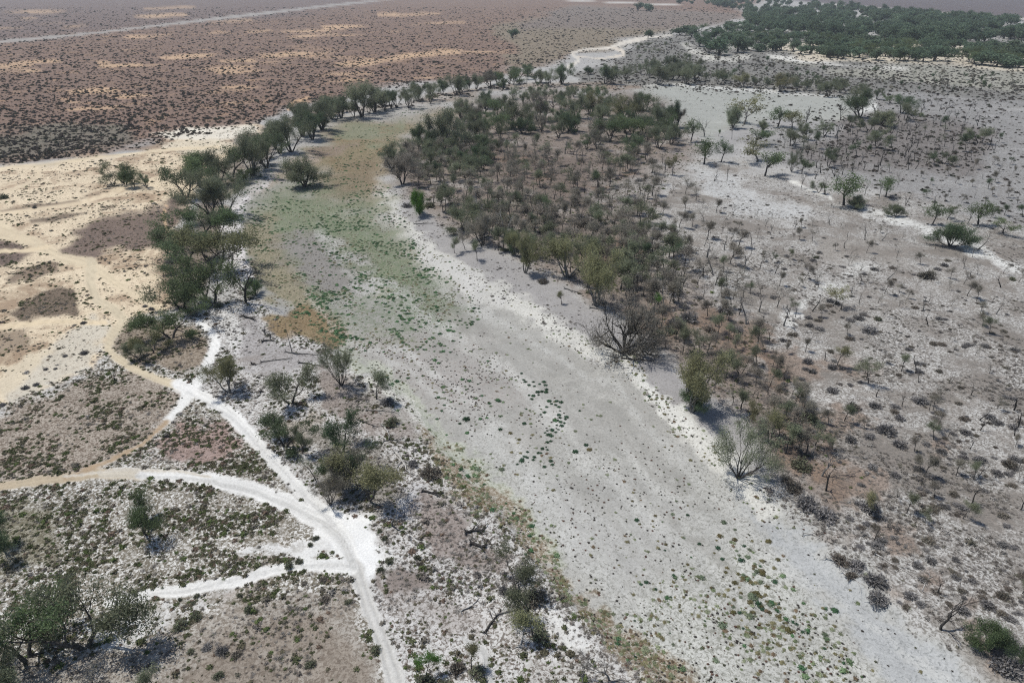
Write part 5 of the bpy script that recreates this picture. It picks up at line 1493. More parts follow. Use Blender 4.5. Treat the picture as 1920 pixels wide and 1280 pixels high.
for px, py, w, kind, label in [
    (1488, 918, 46, 'brown', 'brownish dry thicket, uppermost of the mass at the riverbed edge'), (1512, 948, 56, 'grey', 'big grey dry thicket in the middle of the mass at the riverbed edge'), (1546, 968, 54, 'grey', 'big grey dry thicket, lowest of the mass at the riverbed edge'),
    (1478, 902, 30, 'brown', 'small brown dry shrub at the tip of the thicket mass'), (1630, 955, 46, 'grey', 'dark grey shrub under the bright olive round-topped tree'),
    (1575, 1052, 44, 'brown', 'brown-grey thicket over pale sticks, by the riverbed'), (1606, 1062, 40, 'grey', 'grey thicket beside the pale sticks'), (1642, 1092, 56, 'grey', 'large round grey thicket below the pale sticks'),
    (1646, 1126, 46, 'grey', 'dark grey thicket, lowest by the riverbed'), (1596, 1080, 30, 'brown', 'small brown shrub between the round thickets'), (1706, 1118, 30, 'grey', 'lone bluish grey shrub beyond the round thickets'),
    (1804, 1146, 30, 'grey', 'neat grey ball shrub beside the spreading dead tree'), (1850, 1136, 32, 'grey', 'grey ball shrub near the edge, past the neat one'), (1880, 1118, 30, 'brown', 'brown dry shrub near the edge'),
    (1892, 1210, 56, 'grey', 'pale silvery shrub beside the dense green bush'), (1886, 1254, 62, 'grey', 'large silvery shrub under the dense green bush'), (1662, 810, 48, 'grey', 'wide grey shrub on the white plain with brown soil behind'),
    (1686, 786, 26, 'grey', 'grey shrub just above the wide one'), (1630, 820, 26, 'grey', 'grey shrub just beside the wide one, toward the riverbed'), (1500, 876, 46, 'olive', 'low olive shrub above the thicket mass'),
    (1516, 786, 44, 'olive', 'tall olive-grey shrub among the thin trees'), (1724, 754, 34, 'grey', 'grey shrub opposite the small reddish stem'), (1810, 812, 28, 'grey', 'isolated grey shrub on the white plain'),
    (1855, 784, 26, 'grey', 'grey shrub close to the reddish bare tree'), (1892, 874, 34, 'brown', 'brownish low shrub near the picture edge'), (1836, 864, 30, 'grey', 'grey shrub next to a small umbrella tree near the edge'),
    (726, 756, 34, 'grey', 'dark grey shrub under the small leaning tree'), (733, 795, 36, 'olive', 'dark shrub behind the broken stump'), (774, 872, 26, 'grey', 'dark shrub touching the bleached fallen trunk'),
    (806, 890, 50, 'brown', 'large reddish-brown shrub beyond the bleached fallen trunk'), (944, 1108, 28, 'grey', 'pointed dark grey shrub beside the olive tree with black base'), (1000, 1124, 60, 'brown', 'black twiggy undergrowth under the olive tree'),
    (1012, 1194, 40, 'olive', 'dark low shrub at the foot of the tree with fallen timber'), (858, 1255, 40, 'brown', 'brown round shrub at the bottom by the faint track'), (800, 1280, 46, 'olive', 'dark shrub under the fresh green tree'),
    (895, 1262, 36, 'olive', 'dark shrub under the slender olive tree'), (838, 1288, 34, 'olive', 'yellowish shrub at the bottom edge'), (730, 1053, 20, 'olive', 'dark shrub at the edge of the white clearing'), (713, 1068, 16, 'olive', 'small dark shrub next to the white clearing'),
    (783, 1046, 18, 'olive', 'upper dark shrub on the brown patch'), (787, 1058, 16, 'brown', 'lower dark shrub on the brown patch'), (786, 1080, 14, 'olive', 'small round shrub at the tip of the brown patch'), (896, 1078, 18, 'grey', 'tiny grey shrub on pale litter'),
    (721, 1010, 16, 'olive', 'small green shrub under the slender dead tree'), (712, 996, 12, 'olive', 'tiny dark shrub by the slender dead tree'), (560, 1054, 18, 'olive', 'dark ball shrub on the island between white tracks'), (592, 1010, 16, 'olive', 'dark shrub at the rim of the white clearing'),
    (582, 1022, 14, 'olive', 'smaller dark shrub at the rim of the white clearing'), (541, 1062, 24, 'olive', 'low green shrub on the island between white tracks'), (606, 1088, 20, 'brown', 'brown shrub just below the fork of white tracks'),
    (416, 1222, 32, 'grey', 'dark shrub, middle of three on brown grass'), (388, 1214, 26, 'grey', 'grey shrub, first of three on brown grass'), (444, 1228, 26, 'brown', 'brown shrub, last of three on brown grass'), (358, 1222, 18, 'olive', 'small shrub beside the three on brown grass'),
    (410, 1266, 24, 'olive', 'dark shrub at the bottom on brown grass'), (582, 1246, 24, 'olive', 'dark shrub near the track at the bottom'), (366, 1158, 24, 'olive', 'dark round shrub on white sand by the broad tree shadow'), (336, 1174, 34, 'olive', 'spreading olive shrub on white sand by the broad tree shadow'),
    (338, 1124, 12, 'olive', 'small shrub beside the lower white track'), (369, 1118, 14, 'olive', 'round shrub beside the lower white track'), (362, 1131, 12, 'olive', 'small round shrub just below the one beside the track'), (464, 1144, 20, 'olive', 'green shrub on the white sand below the lower track'),
    (450, 1116, 16, 'olive', 'low shrub along the lower white track'), (610, 1124, 26, 'brown', 'brown twiggy shrub below the fork of white tracks'), (703, 1220, 26, 'olive', 'green-flecked shrub beside the near track'), (652, 1130, 18, 'olive', 'dark shrub by the near track edge'),
    (284, 580, 16, 'grey', 'grey shrub on sand by the spreading tree'), (272, 575, 12, 'grey', 'small grey shrub on sand by the spreading tree'), (157, 606, 14, 'grey', 'grey shrub on the sand outside the track bend'), (48, 728, 18, 'grey', 'grey shrub on the sand at the edge of the brown heath'),
    (68, 722, 16, 'grey', 'grey shrub beside another at the edge of the brown heath'), (86, 693, 12, 'grey', 'small grey shrub on sand above the heath'), (104, 692, 10, 'grey', 'tiny grey shrub on sand above the heath'), (122, 668, 12, 'grey', 'small grey shrub on the sand spit'),
    (158, 663, 20, 'grey', 'flat grey shrub on the sand spit'), (4, 760, 18, 'grey', 'dark grey shrub cut by the picture edge'), (8, 372, 22, 'olive', 'dark green shrub at the picture edge beside the sandy track'), (386, 590, 12, 'olive', 'small green shrub on the white bank'),
    (410, 575, 20, 'olive', 'green shrub at the foot of the tall dark green tree'), (65, 390, 12, 'grey', 'dark shrub on the brown streak in the sand'), (320, 332, 10, 'grey', 'small dark shrub on the sand by the bank line'),
    (1180, 588, 26, 'brown', 'brown dry shrub near the fallen timber'), (1018, 530, 26, 'brown', 'dry shrub at the woodland front by the leaning olive tree'), (1020, 530, 20, 'grey', 'dry grey shrub at the woodland front'), (1205, 505, 30, 'olive', 'olive low shrub on reddish floor'),
    (1200, 526, 34, 'grey', 'pale grey shrub on reddish floor'), (1265, 610, 40, 'grey', 'bluish grey shrub near the pale broken tree'), (1290, 600, 44, 'grey', 'large bluish grey shrub near the pale broken tree'), (1360, 585, 40, 'grey', 'grey thicket on the woodland edge'),
    (763, 388, 22, 'grey', 'grey shrub at the foot of the vivid green tree'), (806, 388, 24, 'olive', 'dark shrub behind the vivid green tree'), (1514, 680, 26, 'grey', 'grey round shrub on brown ground of the slope'), (1560, 734, 28, 'grey', 'grey round shrub on pale ground of the slope'),
    (1600, 766, 34, 'brown', 'brownish shrub on the slope'), (1640, 762, 28, 'grey', 'dark grey shrub on the slope'), (1595, 826, 26, 'grey', 'grey shrub in the middle of the slope'), (1686, 836, 32, 'grey', 'grey shrub above the spread brown soil'),
    (1720, 880, 24, 'grey', 'grey shrub beside the brown umbrella tree'), (1330, 620, 30, 'brown', 'brown shrub at the woodland edge'), (1380, 620, 30, 'grey', 'pale shrub at the woodland edge'), (1560, 690, 22, 'grey', 'small grey shrub by the olive umbrella tree'),
    (1610, 598, 24, 'grey', 'low grey thicket on the white plain'), (1630, 622, 36, 'grey', 'wide low grey thicket on the white plain'), (1646, 600, 16, 'olive', 'dark green ball shrub on the white plain'), (1530, 484, 14, 'olive', 'dark green ball shrub near the levee'),
    (1737, 520, 40, 'brown', 'wide brown dead shrub on the white plain'), (1620, 515, 14, 'grey', 'small shrub on the white plain'), (1470, 505, 14, 'grey', 'dark shrub at the woodland edge of the white plain'), (1898, 525, 14, 'olive', 'dark ball shrub beside a small tree near the edge'),
]:
    shrub(px, py, w, kind, label, None, hs=random.uniform(.8, 1.1))
PALE = [(1420, 420), (1900, 520), (1920, 1180), (1700, 1150), (1560, 960), (1480, 860), (1460, 720), (1360, 560)]
for k in range(92):
    for _ in range(30):
        x, y = random.uniform(1340, 1920), random.uniform(420, 1180)
        if inside(PALE, x, y):
            break
    kind, lab = random.choice([('grey', 'low grey dry shrub scattered on the pale slope'), ('grey', 'low grey dry shrub scattered on the pale slope'), ('brown', 'low brown dry shrub scattered on the pale slope')])
    shrub(x, y, random.uniform(10, 24) * (.55 + y / 1500), kind, lab, 'low dry shrubs scattered on the pale slope', hs=random.uniform(.5, .9))
    SHARED.append((last_shrub, x, y, kind))
for k in range(84):
    for _ in range(30):
        x, y = random.uniform(780, 1500), random.uniform(290, 860)
        if inside(WOOD, x, y):
            break
    kind, lab = random.choice([('grey', 'grey dry shrub under the woodland trees'), ('brown', 'brown dry shrub under the woodland trees'), ('olive', 'olive low shrub under the woodland trees')])
    shrub(x, y, random.uniform(11, 22) * (.5 + y / 1100), kind, lab, 'dry shrubs under the woodland trees', hs=random.uniform(.5, .9))
    SHARED.append((last_shrub, x, y, kind))


# the nearest of each look beside a landmark is told apart by it
SHORT = {'thin': 'thin sparse tree', 'thing': 'thin dark-stemmed tree', 'small': 'grey-green umbrella tree', 'smallu': 'brownish umbrella tree', 'smallo': 'olive umbrella tree', 'smalld': 'small dark green tree',
         'gum': 'medium grey-green tree', 'gumd': 'medium dark green tree', 'gumu': 'medium brownish tree', 'gump': 'hazy grey tree', 'darku': 'spreading grey tree', 'darkg': 'spreading green tree',
         'deadt': 'small black dead tree', 'dead': 'small twiggy dead tree', 'deadtg': 'small grey dead tree', 'deadf': 'small forked dead tree', 'grey': 'low grey dry shrub', 'brown': 'low brown dry shrub', 'olive': 'low olive shrub', 'round': 'round dark forest tree'}
MARKS = [(1384, 860, 'fan-shaped tree of pale stems'), (1297, 730, 'two-toned olive tree'), (1173, 630, 'huge gnarled dark tree'), (787, 385, 'vivid green tree'), (1562, 560, 'neat round olive tree'), (1582, 360, 'umbrella-crowned levee tree'),
         (1780, 440, 'large dark bush on the levee'), (1512, 940, 'grey thicket mass'), (1620, 930, 'bright olive round-topped tree'), (1852, 1195, 'dense upright green bush'), (898, 395, 'white twisted dead trunk'), (948, 430, 'bleached trunk with black base'),
         (1245, 570, 'pale broken dead tree'), (985, 485, 'leaning olive tree on the bank'), (1117, 530, 'largest leaning olive tree'), (1335, 285, 'leafy pair by the pale track'), (1395, 210, 'tall clumpy tree on the pan shore'), (1610, 200, 'very wide dark green tree'),
         (1507, 225, 'tall black bare tree'), (1484, 300, 'white-trunked crooked tree'), (833, 245, 'whitish-limbed tree'), (1434, 310, 'compact bright green tree'), (1834, 400, 'darkest leafy levee tree'), (1642, 1090, 'large round grey thicket'), (1545, 900, 'two bare forked trees'),
         (1764, 1150, 'low fan of black twigs'), (1183, 285, 'isolated bright green low tree'), (1160, 250, 'thick green knot'), (852, 460, 'umbrella tree on the grey bank'), (1540, 280, 'bleached white stem'), (1825, 258, 'two round dark trees'), (1235, 145, 'pale thick-trunked tree'),
         (1662, 805, 'wide grey shrub'), (1462, 155, 'broad round olive tree'), (1748, 400, 'green levee tree with dead mate'), (1902, 800, 'reddish bare dead tree'), (1064, 490, 'wide pale olive tree')]
SIDES = ['right of', 'down and right of', 'straight below', 'down and left of', 'left of', 'up and left of', 'straight above', 'up and right of']
best = {}
for o, x, y, look in SHARED:
    if look not in SHORT:
        continue
    for mx, my, nm in MARKS:
        d = math.hypot(x - mx, (y - my) * 1.4)
        if 8 < d < 120:
            k = int(((math.degrees(math.atan2(y - my, x - mx)) + 22.5) % 360) // 45)
            key = (look, nm, k)
            if key not in best or d < best[key][0]:
                best[key] = (d, o)
named = set()
for (look, nm, k), (d, o) in sorted(best.items(), key=lambda q: q[1][0]):
    if o.name not in named:
        named.add(o.name)
        if len((SHORT[look] + ' ' + nm + ' ' + SIDES[k]).split()) > 14:
            continue
        o['label'] = f"closest {SHORT[look]} {SIDES[k]} the {nm}"

# ------------------------------------------------------------------ fallen timber
def log_parts(seed, bark, nb=4, L=5.0, r=.22, reach=(1.2, 2.6), root=True):
    g = np.random.default_rng(seed)
    parts = []
    t = MB()
    n = 7
    pts = np.stack([np.linspace(-L / 2, L / 2, n), g.normal(size=n).cumsum() * .16, r * .8 + np.abs(g.normal(size=n)) * .06], -1)
    rr = np.linspace(r, r * .4, n) * g.uniform(.85, 1.15, n)
    tube(t, pts, rr, 7)
    if root:
        for k in range(5):
            a = k * 1.256 + g.uniform(-.3, .3)
            d = np.array([-.35, math.cos(a), max(math.sin(a), -.3)])
            tube(t, [pts[0], pts[0] + d * .45, pts[0] + d * .8 + [-.1, 0, .05]], [r * .55, r * .3, r * .08], 5)
    parts.append(('trunk', t.mesh('trunk', [M[bark]], 1, True)))
    for k in range(nb):
        b = MB()
        i = g.integers(2, n)
        q = pts[min(i, n - 1)]
        a = g.uniform(.3, 1.0) * random.choice((-1, 1))
        d = np.array([math.cos(a), math.sin(a), g.uniform(.02, .35)])
        l = g.uniform(*reach)
        mid = q + d * l * .5 + g.normal(size=3) * .12
        end = q + np.array([d[0], d[1], d[2] * .3]) * l + g.normal(size=3) * .15
        end[2] = max(end[2], .06)
        r0 = rr[min(i, n - 1)] * .7
        tube(b, [q, mid, end], [r0, r0 * .6, .03], 5)
        e2 = mid + rot_about(unit(end - mid), .7, g) * l * .45
        e2[2] = max(e2[2], .05)
        tube(b, [mid, e2], [r0 * .45, .025], 4)
        parts.append(('branch', b.mesh('branch', [M[bark]], 1, True)))
    return parts


for px, py, rot, L, bark, nb, r, label in [
    (470, 596, -28, 5.2, 'black_bark', 4, .34, 'thick charred log on the white bank below the charred dead tree'),
    (496, 624, -60, 2.6, 'black_bark', 2, .26, 'short charred stump piece on the white bank'),
    (502, 640, 20, 2.8, 'black_bark', 2, .26, 'charred log lying below the short stump piece'),
    (508, 632, -75, 2.4, 'black_bark', 1, .22, 'burnt upright-looking branch end on the white bank'),
    (565, 662, -12, 9, 'grey_bark', 7, .2, 'long grey fallen tangle reaching from the dead pole'),
    (580, 684, -20, 6, 'black_bark', 6, .2, 'dark branching debris behind the fan-shaped grey-green tree'),
    (520, 676, 14, 8, 'grey_bark', 4, .16, 'thin grey fallen limb across the ash-coloured ground'),
    (478, 683, 0, 1.4, 'black_bark', 1, .24, 'stub of burnt wood alone on the ash-coloured ground'),
    (723, 806, -60, 4, 'pale_bark', 4, .3, 'pale split stump with upright shards beside the dark shrub'),
    (750, 866, -62, 6.5, 'pale_bark', 6, .34, 'bleached fallen trunk with forked roots, dark at one end'),
    (715, 770, -8, 7, 'grey_bark', 6, .12, 'grey brushwood fallen on brown ground under the leaning tree'),
    (690, 795, -30, 6, 'black_bark', 7, .12, 'dark twiggy brushwood in the middle of the brown ground'),
    (738, 824, 8, 4, 'black_bark', 4, .12, 'small dark brushwood below the split stump'),
    (808, 926, -28, 3.6, 'black_bark', 5, .24, 'small black branching log on the white bank beyond the yellow-green tree'),
    (892, 1000, 10, 3.4, 'black_bark', 5, .3, 'dark twisted root log on ash ground, upper of two'),
    (898, 1022, -8, 2.8, 'black_bark', 3, .34, 'black burnt log, lower of two'),
    (880, 1134, 40, 3.6, 'pale_bark', 2, .16, 'pale forked branch lying on white litter'),
    (926, 1164, 62, 5.0, 'black_bark', 3, .17, 'dark forked limb lying on white litter'),
    (978, 1178, 80, 6.5, 'pale_bark', 1, .2, 'long pale fallen trunk beneath the olive tree'),
    (960, 1150, 10, 5, 'grey_bark', 5, .14, 'grey broken brush at the head of the long pale trunk'),
    (1135, 1282, 20, 4.5, 'grey_bark', 4, .2, 'grey log at the foot of the leaning bare tree'),
    (1680, 1062, -50, 7, 'pale_bark', 3, .12, 'long pale fallen branch on the slope beside the grey thickets'),
    (1576, 1062, -55, 5.5, 'pale_bark', 4, .12, 'pale sticks sprawled in front of the brown-grey thicket'),
    (1600, 1086, -60, 4, 'pale_bark', 2, .10, 'pale stick near the large round thicket'),
    (1738, 1094, 38, 4.5, 'pale_bark', 1, .10, 'pale leaning pole beside the twiggy-topped dead tree'),
    (1520, 1000, -20, 2.5, 'grey_bark', 2, .08, 'small grey stick at the riverbed edge'),
    (1128, 580, -15, 7, 'grey_bark', 7, .24, 'heap of grey fallen timber under the largest leaning tree'),
    (1075, 545, -40, 6, 'grey_bark', 6, .22, 'grey twisted fallen limbs under the wide pale olive tree'),
    (1120, 566, 40, 5, 'pale_bark', 3, .16, 'pale slanting limb propped in the fallen timber'),
    (836, 358, 10, 3.5, 'pale_bark', 4, .3, 'white broken stump end in the dense woodland head'),
    (795, 420, 4, 8, 'grey_bark', 6, .2, 'grey fallen tree along the grey bank below the vivid green tree'),
    (1195, 674, -10, 8, 'black_bark', 7, .22, 'black fallen branches radiating from the huge gnarled tree'),
    (1200, 345, 2, 6, 'grey_bark', 2, .14, 'long thin log among the shrubs at the back of the woodland'),
    (1330, 576, 25, 5, 'grey_bark', 2, .12, 'fallen pole at the edge of the woodland'),
]:
    X, Y, z = ground_at(px, py)
    put('fallen_log', label, 'log', (X, Y, z), math.radians(rot), (.68, .68, .62), log_parts(int(px * 7 + py), bark, nb, L, r))

# ------------------------------------------------------------------ low plants
def dome(seed, cardn=46, core=True, L=.30, W=.16, up=.4):
    g = np.random.default_rng(seed)
    mb = MB()
    if core:
        na, ne = 9, 3
        V = [[0, 0, .42]]
        for e in range(ne):
            for a in range(na):
                th = (e + 1) / ne * math.pi / 2
                rr = .40 * g.uniform(.55, 1.2)
                V.append([rr * math.sin(th) * math.cos(a * 6.283 / na), rr * math.sin(th) * math.sin(a * 6.283 / na), rr * math.cos(th) - (.04 if e == ne - 1 else 0)])
        V = np.array(V)
        mb.add(V, [[0, 1 + a, 1 + (a + 1) % na] for a in range(na)], 0, g.uniform(0, .7, len(V)))
        base = mb.n - len(V)
        Q = [[1 + e * na + a, 1 + (e + 1) * na + a, 1 + (e + 1) * na + (a + 1) % na, 1 + e * na + (a + 1) % na] for e in range(ne - 1) for a in range(na)]
        mb.f.append((np.array(Q) + base).ravel())
        mb.c.append(np.full(len(Q), 4))
        mb.mi.append(np.zeros(len(Q), int))
    az, ce = g.uniform(0, 6.28, cardn), g.uniform(.05, 1, cardn)
    se = np.sqrt(1 - ce * ce)
    anch = np.stack([se * np.cos(az), se * np.sin(az), ce * .9], -1) * .44
    cards(mb, g, anch, 1, (.075, .075, .045), L, W, (0, 0, 1), up)
    return mb.mesh('tuft', [M['tuft']])


def tussock(seed, n=46):
    g = np.random.default_rng(seed)
    mb = MB()
    az, ce = g.uniform(0, 6.28, n), g.uniform(.05, .9, n)
    se = np.sqrt(1 - ce * ce)
    d = np.stack([se * np.cos(az), se * np.sin(az), ce], -1)
    tip = d * g.uniform(.3, .6, (n, 1))
    side = np.cross(d, g.normal(size=(n, 3)))
    side /= np.linalg.norm(side, axis=1)[:, None]
    w = g.uniform(.012, .04, (n, 1))
    V = np.stack([d * .04 + side * w, d * .04 - side * w, tip], 1).reshape(-1, 3)
    mb.add(V, np.arange(n * 3).reshape(-1, 3), 0, np.repeat(g.uniform(0, 1, n), 3))
    return mb.mesh('tussock', [M['tuft']])


D_ = [hidden('bush_tuft', dome(70 + i)) for i in range(4)]
F_ = [hidden('mat_tuft', dome(80 + i, 30, True, .22, .16)) for i in range(3)]
T_ = [hidden('grass_tuft', tussock(90 + i)) for i in range(4)]

NC = 420000
cx = rng.uniform(-320, 2240, NC)
cy = rng.uniform(14, 1500, NC)
cd = NC / (2560.0 * 1486.0)
PX, PY, PT = plane_xy(cx, cy)
J = PT ** 3 / HC / FPX ** 2
zd = zones(PX, PY, np.zeros(NC))[4]


def choose(key, cap, mult=1.0, base=.5, clump=0.0, cl=6.0):
    p = np.minimum(zd[key] * mult * J, cap) / cd
    if clump:
        p = p * np.clip(base + clump * fbm(PX / cl, PY / cl, 55, 3) * 4, 0, 2)
    k = (rng.uniform(0, 1, NC) < p) & (zd[key] > .015)
    return PX[k], PY[k], cy[k], PT[k]


def tints(n, table):
    cols = np.array([t[1:] for t in table], float)
    w = np.array([t[0] for t in table], float)
    k = rng.choice(len(table), n, p=w / w.sum())
    return cols[k] * rng.uniform(.75, 1.25, (n, 1))


X, Y, yp, t = choose('heath', .085, 3.4, clump=.8, cl=3.4)
n = len(X)
scatter('heath_bushes', X, Y, np.clip(np.exp(rng.normal(-1.15, .42, n)), .14, .9) * (1 + t / 450), .6, tints(n, [(5, .096, .104, .056), (4, .135, .122, .084), (2, .17, .155, .13), (2, .10, .128, .052), (1, .175, .13, .10)]), D_ + T_[:2], 'low olive and brown heath bushes covering the pale sand')
X, Y, yp, t = choose('scrub', .11, 1.2, base=.85, clump=.5, cl=9)
n = len(X)
scatter('plain_scrub', X, Y, np.clip(np.exp(rng.normal(-.12, .38, n)), .4, 2.2) * (.8 + t / 1000), .75, tints(n, [(3, .080, .072, .064), (3, .10, .085, .074), (2, .078, .080, .060)]), D_, 'dark low scrub dotted over the reddish plain')
X, Y, yp, t = choose('green', .04, 1.5, clump=1.0, cl=7)
n = len(X)
scatter('riverbed_herbs', X, Y, rng.uniform(.3, 1.0, n), .5, tints(n, [(3, .095, .18, .085), (3, .065, .125, .065), (3, .15, .21, .115)]), D_, 'green herbs growing on the damp part of the riverbed')
X, Y, yp, t = choose('dot', .045, 1.5, clump=.7, cl=8)
n = len(X)
scatter('riverbed_dead_plants', X, Y, rng.uniform(.14, .36, n), .7, tints(n, [(4, .075, .068, .062), (2, .14, .085, .065), (1, .10, .105, .07)]), D_ + T_[:1], 'tiny dark dead plants dotted over the riverbed')
X, Y, yp, t = choose('mat', .045, 2.0, clump=.9, cl=6)
n = len(X)
scatter('riverbed_mats', X, Y, rng.uniform(.22, .75, n), .35, tints(n, [(3, .20, .22, .14), (3, .18, .165, .095), (2, .15, .18, .10), (1, .16, .12, .08)]), F_, 'flat pale green and ochre plant mats on the riverbed')
X, Y, yp, t = choose('litter', .085, 2.6, clump=1.3, cl=8)
n = len(X)
scatter('dry_tussocks', X, Y, np.clip(np.exp(rng.normal(-1.1, .50, n)), .14, 1.1) * (1 + t / 700), .6, tints(n, [(3, .215, .195, .175), (3, .165, .148, .134), (3, .28, .262, .242), (1, .15, .14, .11)]), T_ + T_ + D_[:1], 'dry grey grass tussocks and litter on the pale ground')

# the round green bushes that stand apart on the grey bed
M['bed_green'] = leaf_material("bed_bush_green", (.055, .105, .062), .3)
M['bed_olive'] = leaf_material("bed_bush_olive", (.16, .14, .07), .3)
M['bed_pale'] = leaf_material("bed_bush_pale", (.20, .24, .16), .3)
BED_MESH = {}
for kname in ('bed_green', 'bed_olive', 'bed_pale'):
    BED_MESH[kname] = []
    for i in range(3):
        me = dome(120 + i, 110, True, .26, .12).copy()
        me.materials.clear()
        me.materials.append(M[kname])
        BED_MESH[kname].append(me)


def bed_bush(px, py, wpx, kind, label, group):
    X, Y, z = ground_at(px, py)
    w = wpx * (CP * Y + SP * HC) / FPX
    put('riverbed_bush', label, 'bush', (X, Y, z - .03), random.uniform(0, 6.28), (w, w * random.uniform(.85, 1.15), w * random.uniform(.4, .62)), [('b', random.choice(BED_MESH[kind]))], group)


RING = [(978, 700), (982, 712), (992, 722), (1000, 716), (1002, 724), (1012, 720), (1020, 716), (1023, 722), (1025, 730), (1024, 735), (1016, 734), (1010, 740), (1000, 742), (992, 741), (997, 748), (1008, 735), (985, 716),
        (1030, 752), (1034, 757), (1044, 752), (1042, 759), (1048, 763), (1052, 754), (1025, 763), (1050, 770), (1048, 778), (1050, 783), (1045, 788), (1051, 791), (1058, 793), (1060, 786), (1062, 782), (1044, 797), (1047, 805), (1042, 810), (1053, 798),
        (1035, 806), (1026, 807), (1028, 815), (1034, 817), (1036, 808), (1022, 811), (1033, 827), (1026, 829), (1024, 838), (1017, 841), (1026, 843), (1009, 849), (1014, 849), (1002, 857), (1000, 862), (989, 858), (984, 856), (979, 861), (989, 847), (970, 870)]
for x, y in RING:
    bed_bush(x, y, random.uniform(5, 10), 'bed_green', 'dark green bush in the ring of bushes on the grey riverbed', 'ring of dark green bushes on the grey riverbed')
for x, y, w, kind, label in [(1021, 773, 9, 'bed_green', 'round bright bush on its own inside the ring on the grey riverbed'), (1014, 777, 6, 'bed_green', 'small bush next to the bright round one inside the ring'), (983, 794, 10, 'bed_green', 'large bush on the inner side of the ring'),
                             (1079, 847, 12, 'bed_green', 'largest round green bush apart from the ring, on bare grey mud'), (1033, 864, 9, 'bed_green', 'green bush at the lower end of the ring, upper of two touching'), (1036, 871, 8, 'bed_green', 'green bush at the lower end of the ring, lower of two touching'),
                             (1021, 875, 9, 'bed_green', 'green bush below the lower end of the ring'), (978, 864, 12, 'bed_green', 'broad green bush at the lower corner of the ring'), (1099, 834, 10, 'bed_green', 'dark bush near the largest round one'), (1105, 843, 11, 'bed_olive', 'yellowish mat bush beside the dark one on bare mud'),
                             (1087, 770, 6, 'bed_green', 'tiny dark bush alone on the open mud'), (936, 752, 9, 'bed_green', 'dark bush outside the ring'), (874, 786, 16, 'bed_green', 'long green bush near the tan edge of the bed'), (862, 794, 7, 'bed_green', 'small bush next to the long green one'),
                             (938, 805, 9, 'bed_green', 'dark green bush between the ring and the tan edge'), (957, 812, 9, 'bed_olive', 'ochre bush between the ring and the tan edge'), (973, 824, 9, 'bed_olive', 'yellow-green bush just outside the ring'), (941, 880, 14, 'bed_pale', 'pale flat bush below the ring'),
                             (895, 880, 14, 'bed_pale', 'pale flat bush near the orange edge'), (1218, 743, 8, 'bed_green', 'dark bush on the white margin beside the two-toned tree'), (1194, 975, 10, 'bed_green', 'dark green round bush on the pale lower bed'), (1212, 1091, 10, 'bed_green', 'green round bush in the pale lower bed'),
                             (1487, 1166, 9, 'bed_green', 'green bush, first of the pair past the ochre patch'), (1494, 1170, 8, 'bed_green', 'green bush, second of the pair past the ochre patch'), (1505, 1184, 9, 'bed_green', 'green bush, first of the lower pair past the ochre patch'), (1515, 1186, 8, 'bed_green', 'green bush, second of the lower pair past the ochre patch'),
                             (1479, 1182, 16, 'bed_olive', 'big ochre bush past the ochre patch'), (1547, 1190, 12, 'bed_pale', 'pale mat at the outer end of the ochre patch'), (1546, 1215, 9, 'bed_green', 'dark green bush alone on the whitish lower bed'), (1580, 1260, 10, 'bed_green', 'green bush near the bottom of the whitish bed'),
                             (1606, 1275, 8, 'bed_green', 'last green bush at the bottom of the whitish bed'), (1422, 1132, 16, 'bed_green', 'dark bush at the heart of the ochre patch'), (1412, 1120, 20, 'bed_pale', 'pale green mat at the heart of the ochre patch'), (1354, 1172, 18, 'bed_pale', 'wide pale mat beside the ochre patch'),
                             (1316, 1083, 14, 'bed_pale', 'round pale mat at the upper side of the ochre patch'), (1406, 1155, 16, 'bed_pale', 'pale mat in the lower part of the ochre patch'), (1342, 1238, 14, 'bed_pale', 'pale mat near the bottom of the bed'), (1254, 1250, 10, 'bed_green', 'green bush at the bottom of the bed near the bank')]:
    bed_bush(x, y, w, kind, label, None)
for k in range(66):
    a = random.gauss(0, 1)
    b = random.gauss(0, 1)
    x, y = 1402 + a * 34 + b * 6, 1098 + b * 46 + a * 10
    kind = random.choices(['bed_olive', 'bed_pale', 'bed_green'], [5, 2, 1])[0]
    bed_bush(x, y, random.uniform(6, 13), kind, {'bed_olive': 'ochre low bush in the ochre patch of the lower bed', 'bed_pale': 'pale green low bush in the ochre patch of the lower bed', 'bed_green': 'green low bush in the ochre patch of the lower bed'}[kind], 'bushes of the ochre patch in the lower bed')
for k in range(44):
    x, y = random.uniform(1180, 1330), random.uniform(930, 1240)
    if inside(BED, x, y):
        bed_bush(x, y, random.uniform(4, 9), random.choice(['bed_green', 'bed_pale', 'bed_olive']), 'small low bush sprinkled over the pale lower bed', 'small bushes sprinkled over the pale lower bed')

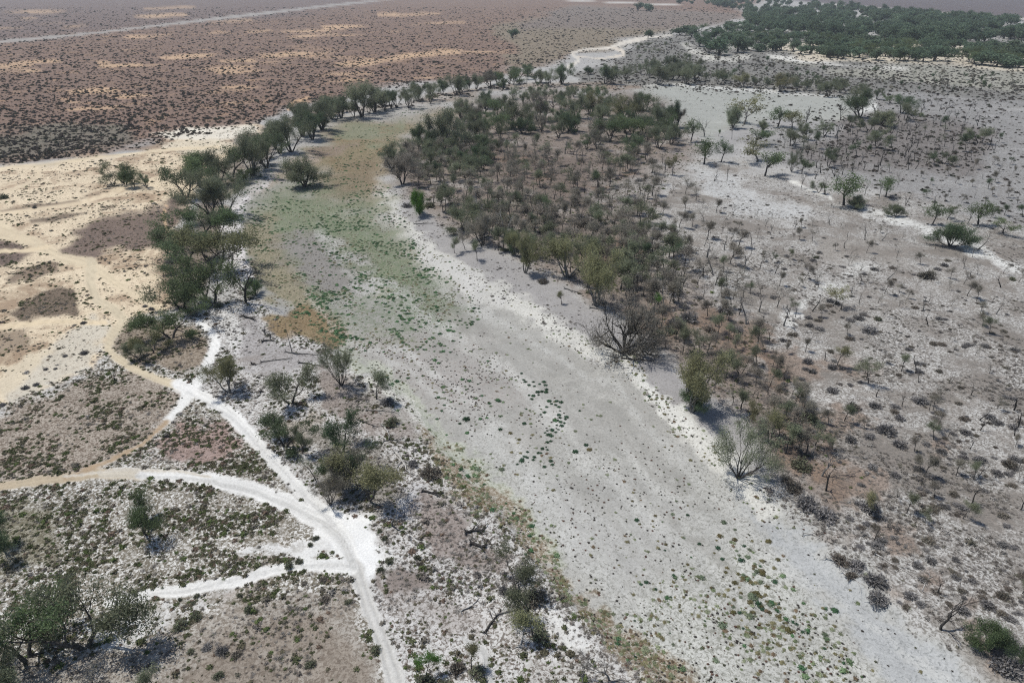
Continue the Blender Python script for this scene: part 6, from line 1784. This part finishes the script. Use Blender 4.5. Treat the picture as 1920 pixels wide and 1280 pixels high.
# ------------------------------------------------------------------ the rest of the crowded woodland, and the air
fill_protos = [hidden('filler_tree', proto(*PRESET[k][:3], v, 2)[0][1]) for k in ('smallu', 'thin', 'thin', 'small') for v in (0, 1)]
ux, uy = poly_pts(CORE, 1300)
keep = np.array([min([abs(x - a) + abs(y - b) * 1.6 for a, b in TAKEN if abs(x - a) < 20] + [99]) > 5 for x, y in zip(ux, uy)])
west = rng.uniform(0, 1, len(ux)) < np.clip(1.25 - (ux - 800) / 560, .25, 1)
ux, uy = ux[keep & west][:360], uy[keep & west][:360]
UX, UY, _t = plane_xy(ux, uy)
us = rng.uniform(.40, .64, len(UX))
scatter('woodland_filler_trees', UX, UY, us * 1.2, .85, np.ones((len(UX), 3)), fill_protos, 'many more small trees crowded into the woodland inside the bend')

bm_v = np.array([[x, y, z] for z in (-4.0, 68.0) for x, y in ((-15000, -15000), (15000, -15000), (15000, 15000), (-15000, 15000))], float)
hz = mesh_from('haze', bm_v, np.array([0, 3, 2, 1, 4, 5, 6, 7, 0, 1, 5, 4, 1, 2, 6, 5, 2, 3, 7, 6, 3, 0, 4, 7]), [4] * 6, [])
mh, nh, lh = new_mat('haze')
oh = nh.new("ShaderNodeOutputMaterial")
pv = nh.new("ShaderNodeVolumePrincipled")
pv.inputs['Color'].default_value = (.88, .93, 1.0, 1)
pv.inputs['Density'].default_value = .00010
pv.inputs['Anisotropy'].default_value = .2
lh.new(pv.outputs[0], oh.inputs['Volume'])
hz.materials.append(mh)
ho = bpy.data.objects.new('haze', hz)
COL.objects.link(ho)
ho['kind'] = 'stuff'
ho['label'] = 'thin pale haze over the distant plain'

sx, sy = poly_pts([(1240, 340), (1420, 380), (1640, 430), (1900, 510), (2100, 700), (2000, 1160), (1740, 1160), (1560, 980), (1490, 860), (1440, 680), (1340, 560), (1290, 470)], 900)
gone = fbm(sx / 60, sy / 40, 91, 3) > -.04
sx, sy = sx[gone][:420], sy[gone][:420]
SX, SY, st = plane_xy(sx, sy)
shrub_protos = [hidden('dry_shrub_form', me) for me in SHRUBS['grey'] + SHRUBS['brown']]
scatter('dry_scrub', SX, SY, np.clip(np.exp(rng.normal(.05, .35, len(SX))), .5, 2.2), .7, np.ones((len(SX), 3)), shrub_protos, 'low grey and brown dry scrub spread over the pale plain')
